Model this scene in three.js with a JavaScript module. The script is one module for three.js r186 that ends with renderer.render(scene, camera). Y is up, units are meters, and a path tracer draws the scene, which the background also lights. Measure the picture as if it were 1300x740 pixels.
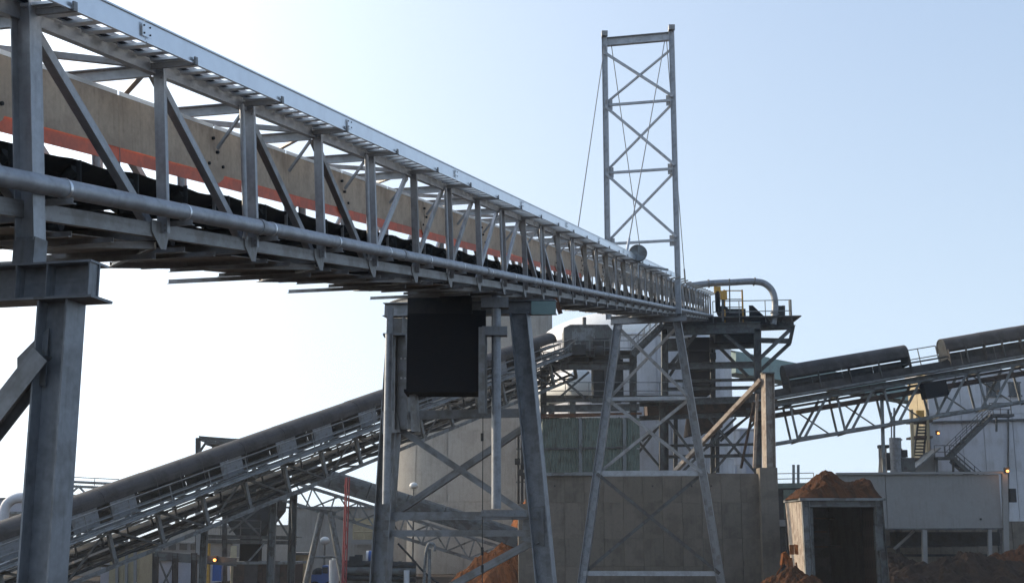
import * as THREE from 'three';
import { mergeGeometries } from 'three/addons/utils/BufferGeometryUtils.js';

// ---------------------------------------------------------------- camera, sky, sun, exposure
const F = 1600, HOR = 685, PITCH = Math.atan((HOR - 370) / F), EYE = 3.5;
const scene = new THREE.Scene();
const camera = new THREE.PerspectiveCamera(2 * Math.atan(370 / F) * 180 / Math.PI, 1300 / 740, 0.1, 6000);
camera.position.set(0, EYE, 0);
camera.rotation.set(PITCH, 0, 0);
const SUN_AZ = -61 * Math.PI / 180, SUN_EL = 21 * Math.PI / 180;
const SUN = new THREE.Vector3(Math.sin(SUN_AZ) * Math.cos(SUN_EL), Math.sin(SUN_EL), -Math.cos(SUN_AZ) * Math.cos(SUN_EL));
{
  const W = 1024, H = 512, data = new Float32Array(W * H * 4), d = new THREE.Vector3();
  for (let j = 0; j < H; j++) for (let i = 0; i < W; i++) {
    const th = (j + 0.5) / H * Math.PI - Math.PI / 2, ph = ((i + 0.5) / W - 0.5) * 2 * Math.PI;
    d.set(Math.cos(th) * Math.cos(ph), Math.sin(th), Math.cos(th) * Math.sin(ph));
    const g = Math.acos(Math.max(-1, Math.min(1, d.dot(SUN))));
    const el = Math.max(0, th), t = Math.exp(-el * 2.1), gl = 9.5 * Math.exp(-g / 0.285);
    const k = (j * W + i) * 4;
    const c0 = [0.10, 0.24, 0.56], c1 = [0.78, 0.96, 1.10], gc = [1, 0.97, 0.88];
    for (let c = 0; c < 3; c++) data[k + c] = c0[c] + (c1[c] - c0[c]) * t + gc[c] * gl;
    data[k + 3] = 1;
  }
  const sky = new THREE.DataTexture(data, W, H, THREE.RGBAFormat, THREE.FloatType);
  sky.mapping = THREE.EquirectangularReflectionMapping; sky.magFilter = THREE.LinearFilter; sky.minFilter = THREE.LinearFilter;
  sky.needsUpdate = true;
  scene.background = sky; scene.environment = sky;
}
const sun = new THREE.DirectionalLight(new THREE.Color().setRGB(1, 0.80, 0.56), 4.2);
sun.position.copy(SUN).multiplyScalar(200).add(new THREE.Vector3(0, 0, -70));
sun.target.position.set(0, 0, -70); scene.add(sun, sun.target);
sun.castShadow = true;
Object.assign(sun.shadow.camera, { left: -120, right: 120, top: 90, bottom: -90, near: 1, far: 420 });
sun.shadow.mapSize.set(4096, 4096);
const renderer = new THREE.WebGLRenderer({ antialias: true });
renderer.setSize(1024, 582);
renderer.toneMapping = THREE.LinearToneMapping;
renderer.toneMappingExposure = 1.0;
renderer.shadowMap.enabled = true;

// ---------------------------------------------------------------- helpers
let seed = 7;
const rnd = () => { seed = (seed * 1664525 + 1013904223) >>> 0; return seed / 4294967296; };
const rr = (a, b) => a + (b - a) * rnd();
const V = (x, y, z) => new THREE.Vector3(x, y, z);
const UP = V(0, 1, 0);
const CP = Math.cos(PITCH), SP = Math.sin(PITCH);
// photograph pixel + distance along the ground (metres ahead) -> point
function P(px, py, d) {
  const u = (px - 650) / F, v = (370 - py) / F, t = d / (CP - v * SP);
  return V(u * t, EYE + (v * CP + SP) * t, -d);
}
const gnd = (p, y = 0) => V(p.x, y, p.z);
function hash(x, y, s) { let h = (x * 374761393 + y * 668265263 + s * 974711) | 0; h = Math.imul(h ^ (h >>> 13), 1274126177); return ((h ^ (h >>> 16)) >>> 0) / 4294967296; }
function vnoise(x, y, per, s) {
  const xi = Math.floor(x), yi = Math.floor(y), fx = x - xi, fy = y - yi, sx = fx * fx * (3 - 2 * fx), sy = fy * fy * (3 - 2 * fy);
  const m = (a) => ((a % per) + per) % per;
  const a = hash(m(xi), m(yi), s), b = hash(m(xi + 1), m(yi), s), c = hash(m(xi), m(yi + 1), s), d = hash(m(xi + 1), m(yi + 1), s);
  return a + (b - a) * sx + (c - a) * sy + (a - b - c + d) * sx * sy;
}
function fbm(x, y, per, s, oct = 5) { let v = 0, a = 0.5, n = 0; for (let o = 0; o < oct; o++) { v += a * vnoise(x, y, per, s + o * 17); n += a; x *= 2; y *= 2; per *= 2; a *= 0.55; } return v / n; }
const lin2s = (v) => v <= 0.0031308 ? v * 12.92 : 1.055 * Math.pow(v, 1 / 2.4) - 0.055;
let texSeed = 1;
// colour, mottled with grime (second colour), vertical streaks and specks; size = metres per tile
function mat({ c, g = null, amt = 0.5, streak = 0, speck = 0, vary = 0.15, rough = 0.7, metal = 0, size = 3, bump = 0.002, N = 256, clear = 0 }) {
  const s = (texSeed += 31), col = new Uint8Array(N * N * 4), bmp = new Uint8Array(N * N * 4);
  const gc = g || c.map((v) => v * 0.55);
  for (let j = 0; j < N; j++) for (let i = 0; i < N; i++) {
    const x = i / N * 8, y = j / N * 8, k = (j * N + i) * 4;
    const n = fbm(x, y, 8, s), f = fbm(x * 6, y * 6, 48, s + 5, 3), st = fbm(x * 7, y * 0.5, 56, s + 9, 3);
    let m = Math.min(1, Math.max(0, (n - 0.5) * 4.5 + 0.25)) * amt;
    m = Math.min(1, m + Math.max(0, st - 0.52) * 4 * streak + (f > 0.66 ? speck : 0));
    const b = 1 + (f - 0.5) * 2 * vary + (n - 0.5) * vary;
    for (let q = 0; q < 3; q++) col[k + q] = Math.max(0, Math.min(255, Math.round(255 * lin2s(Math.max(0, (c[q] + (gc[q] - c[q]) * m) * b)))));
    bmp[k] = bmp[k + 1] = bmp[k + 2] = Math.round(255 * (0.6 * f + 0.4 * n)); col[k + 3] = bmp[k + 3] = 255;
  }
  const mk = (dat, srgb) => { const t = new THREE.DataTexture(dat, N, N); t.wrapS = t.wrapT = THREE.RepeatWrapping; t.magFilter = THREE.LinearFilter; t.minFilter = THREE.LinearMipmapLinearFilter; t.generateMipmaps = true; t.repeat.set(1 / size, 1 / size); if (srgb) t.colorSpace = THREE.SRGBColorSpace; t.needsUpdate = true; return t; };
  const m = new THREE.MeshPhysicalMaterial({ map: mk(col, true), roughness: rough, metalness: metal, side: THREE.DoubleSide });
  if (bump) { m.bumpMap = mk(bmp, false); m.bumpScale = bump; }
  return m;
}
const M = {
  galv: mat({ c: [0.27, 0.285, 0.305], g: [0.17, 0.175, 0.18], amt: 0.7, streak: 0.3, vary: 0.14, rough: 0.5, metal: 0.45, size: 2 }),
  zinc: mat({ c: [0.40, 0.415, 0.435], g: [0.27, 0.275, 0.28], amt: 0.7, streak: 0.3, vary: 0.14, rough: 0.48, metal: 0.4, size: 2 }),
  zinc2: mat({ c: [0.34, 0.345, 0.35], g: [0.21, 0.20, 0.185], amt: 0.8, streak: 0.4, speck: 0.2, rough: 0.55, metal: 0.3, size: 2.6 }),
  galv2: mat({ c: [0.23, 0.24, 0.25], g: [0.14, 0.135, 0.125], amt: 0.8, streak: 0.4, speck: 0.25, rough: 0.55, metal: 0.4, size: 2.6 }),
  sheet: mat({ c: [0.74, 0.77, 0.80], g: [0.62, 0.64, 0.67], amt: 0.5, vary: 0.05, rough: 0.3, metal: 0.85, size: 4, bump: 0.0008 }),
  dusty: mat({ c: [0.33, 0.31, 0.28], g: [0.20, 0.18, 0.15], amt: 0.8, vary: 0.2, rough: 0.9, size: 2 }),
  tan: mat({ c: [0.56, 0.46, 0.35], g: [0.42, 0.33, 0.25], amt: 0.8, streak: 0.35, vary: 0.12, rough: 0.75, metal: 0.1, size: 2.2 }),
  orange: mat({ c: [0.78, 0.17, 0.09], g: [0.58, 0.15, 0.09], amt: 0.8, vary: 0.12, rough: 0.55, size: 2 }),
  belt: mat({ c: [0.018, 0.020, 0.022], g: [0.035, 0.032, 0.03], amt: 0.8, vary: 0.2, rough: 0.75, size: 2 }),
  black: mat({ c: [0.008, 0.009, 0.012], g: [0.011, 0.011, 0.012], vary: 0.2, rough: 1, size: 2 }),
  old: mat({ c: [0.12, 0.13, 0.125], g: [0.065, 0.06, 0.055], amt: 0.9, streak: 0.5, speck: 0.3, vary: 0.2, rough: 0.7, metal: 0.15, size: 2.4 }),
  oldlight: mat({ c: [0.22, 0.235, 0.235], g: [0.10, 0.095, 0.085], amt: 0.8, streak: 0.5, speck: 0.3, vary: 0.2, rough: 0.65, metal: 0.2, size: 2.4 }),
  dark: mat({ c: [0.040, 0.044, 0.046], g: [0.024, 0.022, 0.02], amt: 0.8, vary: 0.25, rough: 0.8, size: 2 }),
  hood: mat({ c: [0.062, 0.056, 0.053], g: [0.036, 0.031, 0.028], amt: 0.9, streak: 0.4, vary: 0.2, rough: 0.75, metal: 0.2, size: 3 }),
  rust: mat({ c: [0.15, 0.065, 0.03], g: [0.06, 0.03, 0.02], amt: 0.9, vary: 0.3, rough: 0.9, size: 1.5 }),
  brown: mat({ c: [0.075, 0.048, 0.035], g: [0.035, 0.025, 0.02], amt: 0.9, vary: 0.25, rough: 0.9, size: 2 }),
  green: mat({ c: [0.15, 0.185, 0.15], g: [0.07, 0.075, 0.058], amt: 0.5, streak: 0.5, vary: 0.15, rough: 0.7, size: 3.5 }),
  concrete: mat({ c: [0.20, 0.17, 0.135], g: [0.125, 0.105, 0.082], amt: 0.7, streak: 0.3, speck: 0.15, vary: 0.14, rough: 0.95, size: 6, bump: 0.006, N: 512 }),
  concrete2: mat({ c: [0.18, 0.155, 0.122], g: [0.115, 0.098, 0.077], amt: 0.7, streak: 0.3, speck: 0.15, vary: 0.14, rough: 0.95, size: 5, bump: 0.006, N: 512 }),
  beige: mat({ c: [0.32, 0.30, 0.265], g: [0.26, 0.24, 0.21], amt: 0.7, streak: 0.5, vary: 0.07, rough: 0.85, size: 9 }),
  beige2: mat({ c: [0.30, 0.282, 0.25], g: [0.24, 0.22, 0.19], amt: 0.7, streak: 0.6, vary: 0.07, rough: 0.85, size: 8 }),
  white: mat({ c: [0.60, 0.60, 0.61], g: [0.50, 0.49, 0.48], amt: 0.6, streak: 0.5, vary: 0.05, rough: 0.6, size: 9 }),
  white2: mat({ c: [0.57, 0.57, 0.585], g: [0.46, 0.45, 0.44], amt: 0.7, streak: 0.5, vary: 0.05, rough: 0.6, size: 8 }),
  bright: mat({ c: [0.78, 0.77, 0.72], g: [0.66, 0.64, 0.58], amt: 0.5, vary: 0.05, rough: 0.5, size: 3 }),
  cream: mat({ c: [0.25, 0.245, 0.23], g: [0.21, 0.20, 0.185], amt: 0.5, streak: 0.5, vary: 0.06, rough: 0.7, size: 6 }),
  teal: mat({ c: [0.20, 0.29, 0.27], g: [0.15, 0.20, 0.19], amt: 0.6, vary: 0.08, rough: 0.7, size: 8 }),
  wood: mat({ c: [0.40, 0.34, 0.28], g: [0.20, 0.15, 0.12], amt: 0.7, streak: 0.6, vary: 0.2, rough: 0.85, size: 2.5 }),
  yellow: mat({ c: [0.55, 0.30, 0.04], g: [0.3, 0.16, 0.04], vary: 0.15, rough: 0.6, size: 1 }),
  blue: mat({ c: [0.03, 0.10, 0.32], g: [0.03, 0.07, 0.2], vary: 0.1, rough: 0.45, size: 2 }),
  red: mat({ c: [0.28, 0.05, 0.05], g: [0.16, 0.05, 0.045], vary: 0.15, rough: 0.7, size: 1 }),
  bark: mat({ c: [0.085, 0.036, 0.017], g: [0.032, 0.018, 0.011], amt: 0.8, speck: 0.5, vary: 0.5, rough: 1, size: 1.6, bump: 0.03, N: 512 }),
  sawdust: mat({ c: [0.30, 0.11, 0.04], g: [0.14, 0.056, 0.025], amt: 0.8, speck: 0.4, vary: 0.4, rough: 1, size: 1.6, bump: 0.03, N: 512 }),
  dirt: mat({ c: [0.038, 0.026, 0.019], g: [0.022, 0.016, 0.012], amt: 0.9, speck: 0.5, vary: 0.35, rough: 1, size: 7, bump: 0.03, N: 512 }),
  ochre: mat({ c: [0.40, 0.33, 0.20], g: [0.30, 0.24, 0.15], vary: 0.12, rough: 0.8, size: 3 }),
  bluewall: mat({ c: [0.42, 0.44, 0.50], g: [0.35, 0.36, 0.40], vary: 0.05, rough: 0.7, size: 6 }),
  cable: new THREE.MeshStandardMaterial({ color: new THREE.Color().setRGB(0.16, 0.17, 0.18), roughness: 0.5, metalness: 0.5 }),
  lampOn: new THREE.MeshStandardMaterial({ color: new THREE.Color().setRGB(0.8, 0.4, 0.15), emissive: new THREE.Color().setRGB(1, 0.35, 0.1), emissiveIntensity: 2.2 }),
  glass: new THREE.MeshPhysicalMaterial({ color: new THREE.Color().setRGB(0.02, 0.025, 0.03), roughness: 0.15 }),
};

M.black.specularIntensity = M.dark.specularIntensity = M.belt.specularIntensity = 0.35; M.bark.specularIntensity = M.dirt.specularIntensity = M.sawdust.specularIntensity = 0.2;
// prism geometry along +z (0..len), profile polygon in xy, uv in metres
const geoCache = new Map();
const polys = {
  box: (w, h) => [[-w / 2, -h / 2], [w / 2, -h / 2], [w / 2, h / 2], [-w / 2, h / 2]],
  I: (w, h) => { const t = Math.max(0.012, h * 0.06), q = Math.max(0.010, w * 0.05); return [[-w / 2, -h / 2], [w / 2, -h / 2], [w / 2, -h / 2 + t], [q / 2, -h / 2 + t], [q / 2, h / 2 - t], [w / 2, h / 2 - t], [w / 2, h / 2], [-w / 2, h / 2], [-w / 2, h / 2 - t], [-q / 2, h / 2 - t], [-q / 2, -h / 2 + t], [-w / 2, -h / 2 + t]]; },
  H: (w, h) => polys.I(h, w).map(([x, y]) => [y, -x]),
  C: (w, h) => { const t = Math.max(0.01, h * 0.07); return [[-w / 2, -h / 2], [w / 2, -h / 2], [w / 2, -h / 2 + t], [-w / 2 + t, -h / 2 + t], [-w / 2 + t, h / 2 - t], [w / 2, h / 2 - t], [w / 2, h / 2], [-w / 2, h / 2]]; },
  L: (w, h) => { const t = Math.max(0.009, w * 0.1); return [[-w / 2, -h / 2], [w / 2, -h / 2], [w / 2, -h / 2 + t], [-w / 2 + t, -h / 2 + t], [-w / 2 + t, h / 2], [-w / 2, h / 2]]; },
};
function prism(poly, len) {
  const pos = [], uv = []; let per = 0; const n = poly.length;
  const tri = (a, b, c, ua, ub, uc) => { pos.push(...a, ...b, ...c); uv.push(...ua, ...ub, ...uc); };
  for (let i = 0; i < n; i++) {
    const p = poly[i], q = poly[(i + 1) % n], l = Math.hypot(q[0] - p[0], q[1] - p[1]);
    const a = [p[0], p[1], 0], b = [q[0], q[1], 0], c = [q[0], q[1], len], d = [p[0], p[1], len];
    tri(a, b, c, [per, 0], [per + l, 0], [per + l, len]); tri(a, c, d, [per, 0], [per + l, len], [per, len]); per += l;
  }
  const pts = poly.map((p) => new THREE.Vector2(p[0], p[1]));
  for (const f of THREE.ShapeUtils.triangulateShape(pts, [])) {
    const [A, B, C] = f.map((k) => poly[k]);
    tri([A[0], A[1], len], [B[0], B[1], len], [C[0], C[1], len], A, B, C);
    tri([C[0], C[1], 0], [B[0], B[1], 0], [A[0], A[1], 0], C, B, A);
  }
  const g = new THREE.BufferGeometry();
  g.setAttribute('position', new THREE.Float32BufferAttribute(pos, 3)); g.setAttribute('uv', new THREE.Float32BufferAttribute(uv, 2));
  g.computeVertexNormals(); return g;
}
function profGeo(kind, w, h, len) {
  const key = `${kind}|${w.toFixed(3)}|${h.toFixed(3)}|${len.toFixed(2)}`;
  if (!geoCache.has(key)) geoCache.set(key, prism(polys[kind](w, h), +len.toFixed(2)));
  return geoCache.get(key);
}
function cylGeo(r, len, seg = 10, r2 = r) {
  const key = `cyl|${r.toFixed(3)}|${r2.toFixed(3)}|${len.toFixed(2)}|${seg}`;
  if (!geoCache.has(key)) {
    const g = new THREE.CylinderGeometry(r2, r, +len.toFixed(2), seg); g.translate(0, len / 2, 0); g.rotateX(Math.PI / 2);
    const u = g.attributes.uv; for (let i = 0; i < u.count; i++) u.setXY(i, u.getX(i) * 2 * Math.PI * r, u.getY(i) * len);
    geoCache.set(key, g);
  }
  return geoCache.get(key);
}
const scaleUV = (g, a, b) => { const u = g.attributes.uv; for (let i = 0; i < u.count; i++) u.setXY(i, u.getX(i) * a, u.getY(i) * b); return g; };
const names = new Map();
function numbered(n) { const k = names.get(n) || 0; names.set(n, k + 1); return k ? `${n}_${String(k).padStart(3, '0')}` : n; }

class Thing {
  // base: world point; matrix-less unless a frame {s,n,r,o} is given, then coordinates are local to it
  constructor(name, label, category, base, { group, frame, kind } = {}) {
    const g = this.g = new THREE.Group(); g.name = numbered(name); scene.add(g);
    g.userData = kind ? { kind } : { label, category }; if (group) g.userData.group = group;
    if (frame) { g.position.copy(frame.o); g.quaternion.setFromRotationMatrix(new THREE.Matrix4().makeBasis(frame.s, frame.n, frame.r)); this.b = V(0, 0, 0); }
    else { this.b = base.clone(); g.position.copy(base); }
    g.updateWorldMatrix(true, false);
  }
  put(name, geo, m, p, q, parent, label) {
    const o = new THREE.Mesh(geo, m); o.name = name; o.position.copy(p).sub(this.b); if (q) o.quaternion.copy(q);
    o.castShadow = o.receiveShadow = true; this.g.add(o);
    if (label) o.userData.label = label;
    if (parent) { parent.updateWorldMatrix(true, false); o.updateWorldMatrix(true, false); parent.attach(o); }
    return o;
  }
  beam(name, a, b, kind, w, h, m, { up = UP, roll = 0, parent } = {}) {
    const z = b.clone().sub(a), len = z.length(); z.normalize();
    let u = up; if (Math.abs(z.dot(u)) > 0.98) u = this.side || V(0, 0, 1);
    const x = u.clone().cross(z).normalize(), y = z.clone().cross(x);
    const q = new THREE.Quaternion().setFromRotationMatrix(new THREE.Matrix4().makeBasis(x, y, z));
    if (roll) q.multiply(new THREE.Quaternion().setFromAxisAngle(V(0, 0, 1), roll));
    return this.put(name, profGeo(kind, w, h, len), m, a, q, parent);
  }
  pipe(name, a, b, r, m, { seg = 8, parent, r2 } = {}) {
    const z = b.clone().sub(a), len = z.length(); z.normalize();
    const q = new THREE.Quaternion().setFromUnitVectors(V(0, 0, 1), z);
    return this.put(name, cylGeo(r, len, seg, r2 === undefined ? r : r2), m, a, q, parent);
  }
  tube(name, pts, r, m, { seg = 24, rad = 10, parent } = {}) {
    const o = pts[0], c = new THREE.CatmullRomCurve3(pts.map((p) => p.clone().sub(o)), false, 'centripetal');
    return this.put(name, scaleUV(new THREE.TubeGeometry(c, seg, r, rad), c.getLength(), 2 * Math.PI * r), m, o, null, parent);
  }
  // closed polygon in the plane (a, ex, ey), thickness t along ex x ey
  plate(name, o, ex, ey, poly, t, m, { parent } = {}) {
    const ez = ex.clone().cross(ey).normalize();
    const q = new THREE.Quaternion().setFromRotationMatrix(new THREE.Matrix4().makeBasis(ex, ey, ez));
    return this.put(name, prism(poly, t), m, o, q, parent);
  }
  // axis-aligned box from corner to corner (world)
  box(name, c, w, h, d, m, { parent, yaw = 0 } = {}) {
    const key = `bx|${w.toFixed(2)}|${h.toFixed(2)}|${d.toFixed(2)}`;
    if (!geoCache.has(key)) { const g = prism(polys.box(w, h), d); g.translate(0, 0, -d / 2); geoCache.set(key, g); }
    return this.put(name, geoCache.get(key), m, c, new THREE.Quaternion().setFromAxisAngle(UP, yaw), parent);
  }
  rail(pts, m, { h = 1.05, step = 1.6, r = 0.022, up = UP, mids = 1, name = 'handrail' } = {}) {
    for (let i = 0; i + 1 < pts.length; i++) {
      const a = pts[i], b = pts[i + 1], L = a.distanceTo(b), n = Math.max(1, Math.round(L / step));
      for (let k = (i ? 1 : 0); k <= n; k++) { const p = a.clone().lerp(b, k / n); this.pipe(name + '_post', p, p.clone().addScaledVector(up, h), r, m, { seg: 6 }); }
      for (let q = 0; q <= mids; q++) { const y = h * (1 - q / (mids + 1)); this.pipe(name, a.clone().addScaledVector(up, y), b.clone().addScaledVector(up, y), r, m, { seg: 6 }); }
    }
  }
}
const merge = (a) => mergeGeometries(a.map((g) => g.index ? g.toNonIndexed() : g));

scene.fog = new THREE.FogExp2(new THREE.Color().setRGB(0.9, 0.92, 0.94), 0.0004);
// ---------------------------------------------------------------- ground
{
  const g = new THREE.PlaneGeometry(4000, 4000, 1, 1); g.rotateX(-Math.PI / 2); scaleUV(g, 4000, 4000);
  const o = new THREE.Mesh(g, M.dirt); o.name = 'ground'; o.userData.kind = 'structure'; o.receiveShadow = true; scene.add(o);
}

// ---------------------------------------------------------------- main conveyor gallery
const VPX = 1017, KN = 11130, PITCHG = 2.4, HT = 1.86, WG = 2.1;
const sdir = (() => { const u = (VPX - 650) / F, v = (370 - 423) / F; return V(u, v * CP + SP, -(CP - v * SP)).normalize(); })();
const gh = V(sdir.x, 0, sdir.z).normalize(), RT = V(-gh.z, 0, gh.x), NN = RT.clone().cross(sdir).normalize();
const O0 = P(200, 88, KN / (VPX - 200)).addScaledVector(NN, -HT).addScaledVector(sdir, -1.041 * PITCHG);
const GF = { s: sdir, n: NN, r: RT, o: O0 };
const GW = (x, y, z) => O0.clone().addScaledVector(sdir, x).addScaledVector(NN, y).addScaledVector(RT, z);
const K0 = -2, K1 = 38, B2 = 9, B3 = 26;
{
  const T = new Thing('conveyor_gallery', 'long galvanised steel truss conveyor gallery with tan guard plates rising overhead', 'conveyor', null, { frame: GF });
  T.side = V(1, 0, 0);
  const Y1 = V(0, 1, 0), X0 = K0 * PITCHG, X1 = K1 * PITCHG;
  for (const z of [0, -WG]) {
    T.beam('top_chord', V(X0, HT, z), V(X1, HT, z), 'C', 0.09, 0.16, M.zinc, { roll: z ? Math.PI : 0 });
    T.beam('bottom_chord', V(X0, 0, z), V(X1, 0, z), 'C', 0.09, 0.16, M.zinc2, { roll: z ? Math.PI : 0 });
  }
  for (let k = K0; k <= K1; k++) {
    const x = k * PITCHG, big = k === 0;
    const dust = k > 12, mA = dust ? M.dusty : M.zinc, mB = dust ? M.dusty : M.zinc2;
    for (const z of [0, -WG]) {
      const sg = z ? -1 : 1;
      if (big) T.beam('main_post', V(x - 0.17, -0.34, z + sg * 0.1), V(x - 0.17, HT + 0.45, z + sg * 0.1), 'I', 0.19, 0.2, M.zinc, { roll: Math.PI / 2 });
      else T.beam('post', V(x, -0.03, z + sg * 0.075), V(x, HT - 0.015, z + sg * 0.075), 'C', 0.065, 0.125, rnd() < 0.5 ? mA : mB, { roll: z ? -Math.PI / 2 : Math.PI / 2 });
      // gusset under each joint
      if (!z && !big) T.plate('gusset', V(x, -0.02, 0.05), V(1, 0, 0), Y1, [[-0.24, 0.12], [-0.24, 0.0], [-0.05, -0.19], [0.07, -0.19], [0.15, 0.0], [0.15, 0.12]], 0.012, M.zinc2);
      if (k < K1) {
        const down = (k < 4) || (k >= B2 && k < 18) || (k >= B3 && k < 33);
        const a = V(x + 0.1, down ? HT - 0.05 : 0.05, z - sg * 0.055), b = V(x + PITCHG - 0.1, down ? 0.05 : HT - 0.05, z - sg * 0.055);
        T.beam('diagonal', a, b, 'L', 0.10, 0.10, rnd() < 0.5 ? mA : mB);
      }
    }
    T.beam('top_cross_beam', V(x, HT - 0.03, -0.05), V(x, HT - 0.03, -WG + 0.05), 'C', 0.07, 0.14, M.zinc);
    T.beam('bottom_cross_beam', V(x, -0.02, -0.05), V(x, -0.02, -WG + 0.05), 'C', 0.08, 0.16, M.zinc2);
    if (k < K1) {
      const e = k % 2;
      T.beam('top_bracing', V(x, HT + 0.03, e ? -0.06 : -WG + 0.06), V(x + PITCHG, HT + 0.03, e ? -WG + 0.06 : -0.06), 'L', 0.07, 0.07, M.zinc2);
      T.beam('bottom_bracing', V(x, -0.16, e ? -0.06 : -WG + 0.06), V(x + PITCHG, -0.16, e ? -WG + 0.06 : -0.06), 'L', 0.08, 0.08, M.zinc2);
      // underside dust pan
      T.beam('drip_pan', V(x + 0.1, -0.11 + rr(-0.015, 0.015), -WG / 2 - 0.05), V(x + PITCHG - 0.07, -0.11 + rr(-0.015, 0.015), -WG / 2 - 0.05), 'box', WG - (k % 3 === 1 ? 0.9 : 0.5), 0.012, k % 3 ? M.zinc2 : M.dusty);
      T.beam('pan_rib', V(x + 0.8, -0.15, -0.1), V(x + 0.8, -0.15, -WG + 0.1), 'L', 0.06, 0.06, M.zinc2); T.beam('pan_rib', V(x + 1.6, -0.15, -0.1), V(x + 1.6, -0.15, -WG + 0.1), 'L', 0.06, 0.06, M.zinc2);
      // guard plate on the near side, with a lip along its upper edge
      const Lp = PITCHG - 0.012, gp = [[0, 0], [Lp, 0], [Lp, 0.60], [Lp * 0.8, 0.60 + rr(0.0, 0.012)], [Lp * 0.5, 0.60 + rr(0.012, 0.03)], [Lp * 0.2, 0.60 + rr(0, 0.012)], [0, 0.60]];
      const pl = T.plate('guard_plate', V(x, 0.98, -0.46 + rr(-0.006, 0.006)), V(1, 0, 0), Y1, gp, 0.006, k > 15 ? M.dusty : M.tan);
      T.beam('guard_lip', V(x + 0.02, 1.605, -0.475), V(x + Lp - 0.02, 1.605, -0.475), 'L', 0.06, 0.05, M.sheet, { parent: pl });
      if (k < 14) T.beam('orange_skirt', V(x, 0.905, -0.475), V(x + PITCHG - 0.006, 0.905, -0.475), 'box', 0.012, 0.165, M.orange);
      // rounded joint plate over the skirt
      const jp = [[-0.30, 0.16], [-0.30, 0.05], [-0.22, -0.06], [-0.09, -0.13], [0.09, -0.13], [0.22, -0.06], [0.30, 0.05], [0.30, 0.16]];
      if (k % 2 === 0) { const j = T.plate('joint_plate', V(x, 0.99, -0.447), V(1, 0, 0), Y1, jp, 0.007, M.tan);
      for (const [bx, by] of [[-0.2, 0.1], [0.2, 0.1], [-0.06, 0.45], [0.06, 0.28]]) T.pipe('bolt', V(x + bx, 0.99 + by, -0.455), V(x + bx, 0.99 + by, -0.415), 0.022, M.dark, { seg: 6, parent: j }); }
      // carrying idlers
      for (const q of [0.35, 1.55]) {
        const ix = x + q;
        const fr = T.beam('idler_frame', V(ix, 0.36, -0.45), V(ix, 0.36, -1.65), 'L', 0.07, 0.07, M.dark);
        T.pipe('roller', V(ix, 0.455, -0.76), V(ix, 0.455, -1.34), 0.065, M.dark, { parent: fr });
        T.pipe('roller', V(ix, 0.46, -0.74), V(ix, 0.63, -0.49), 0.065, M.dark, { parent: fr });
        T.pipe('roller', V(ix, 0.46, -1.36), V(ix, 0.63, -1.61), 0.065, M.dark, { parent: fr });
        T.beam('bracket', V(ix, 0.36, -0.45), V(ix, 0.72, -0.445), 'box', 0.05, 0.02, M.dark, { parent: fr });
      }
      T.pipe('return_roller', V(x + 1.2, -0.01, -0.45), V(x + 1.2, -0.01, -1.65), 0.06, M.dark);
      T.beam('guard_strut', V(x + 0.05, 0.42, -0.49), V(x + 0.05, 1.58, -0.49), 'L', 0.05, 0.05, M.zinc2);
    }
    if (k > 0 && k < 10) for (const [bx, by] of [[-0.03, 0.06], [0.03, 0.06], [-0.03, 0.0], [0.03, 0.0], [-0.03, HT - 0.06], [0.03, HT - 0.06], [-0.03, HT - 0.13], [0.03, HT - 0.13]]) T.pipe('bolt', V(x + bx, by, 0.1), V(x + bx, by, 0.122), 0.013, M.zinc2, { seg: 6 });
    // outriggers under the far side
    if (k >= 1 && k < 12 && k % 2) T.beam('outrigger', V(x + 0.45, -0.24, -0.3), V(x + 0.45, -0.24, -2.7), 'L', 0.07, 0.07, M.zinc2);
    if (k > 0 && k % 2 === 0 && k < 36) T.pipe('conduit', V(x - 0.28, 0.05, 0.09), V(x - 0.28, HT - 0.05, 0.09), 0.034, M.zinc, { seg: 10 });
    if (k > 23) T.beam('roof_outrigger', V(x + 0.3, HT + 0.05, 0.06), V(x + 0.3, HT + 0.12, 0.62), 'L', 0.08, 0.08, M.dusty);
    if (k >= 2) T.beam('knee_brace', V(x, HT - 0.1, -0.05), V(x, HT - 0.55, -0.42), 'L', 0.05, 0.05, M.zinc);
  }
  for (const z of [-0.47, -1.63]) T.beam('stringer', V(X0, 0.395, z), V(X1, 0.395, z), 'C', 0.05, 0.15, M.dark);
  // belts: troughed carrying strand sagging between idlers, flat return strand
  const prof = [[-0.46, 0.73], [-0.76, 0.53], [-1.05, 0.515], [-1.34, 0.53], [-1.64, 0.73]];
  const strip = (rows, nx, f) => {
    const g = new THREE.PlaneGeometry(1, 1, nx, rows - 1), p = g.attributes.position;
    for (let i = 0; i < p.count; i++) { const c = i % (nx + 1), r = Math.floor(i / (nx + 1)); const v = f(c / nx, r); p.setXYZ(i, v[0], v[1], v[2]); }
    scaleUV(g, X1 - X0, 1.4); g.computeVertexNormals(); return g;
  };
  const cb = (off) => strip(5, 400, (u, r) => { const x = X0 + u * (X1 - X0), q = ((x - 0.35) % 1.2 + 1.2) % 1.2 / 1.2, e = Math.abs(r - 2) / 2; return [x, prof[r][1] + off - 0.03 * Math.sin(q * Math.PI) + e * 0.035 * (fbm(x * 0.7 + 3, 1, 64, r < 2 ? 3 : 8, 2) - 0.5) * 2, prof[r][0]]; });
  T.put('carrying_belt', merge([cb(0), cb(-0.016)]), M.belt, V(0, 0, 0));
  T.beam('return_belt', V(X0, 0.065, -1.05), V(X1, 0.065, -1.05), 'box', 1.1, 0.016, M.belt);
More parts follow.
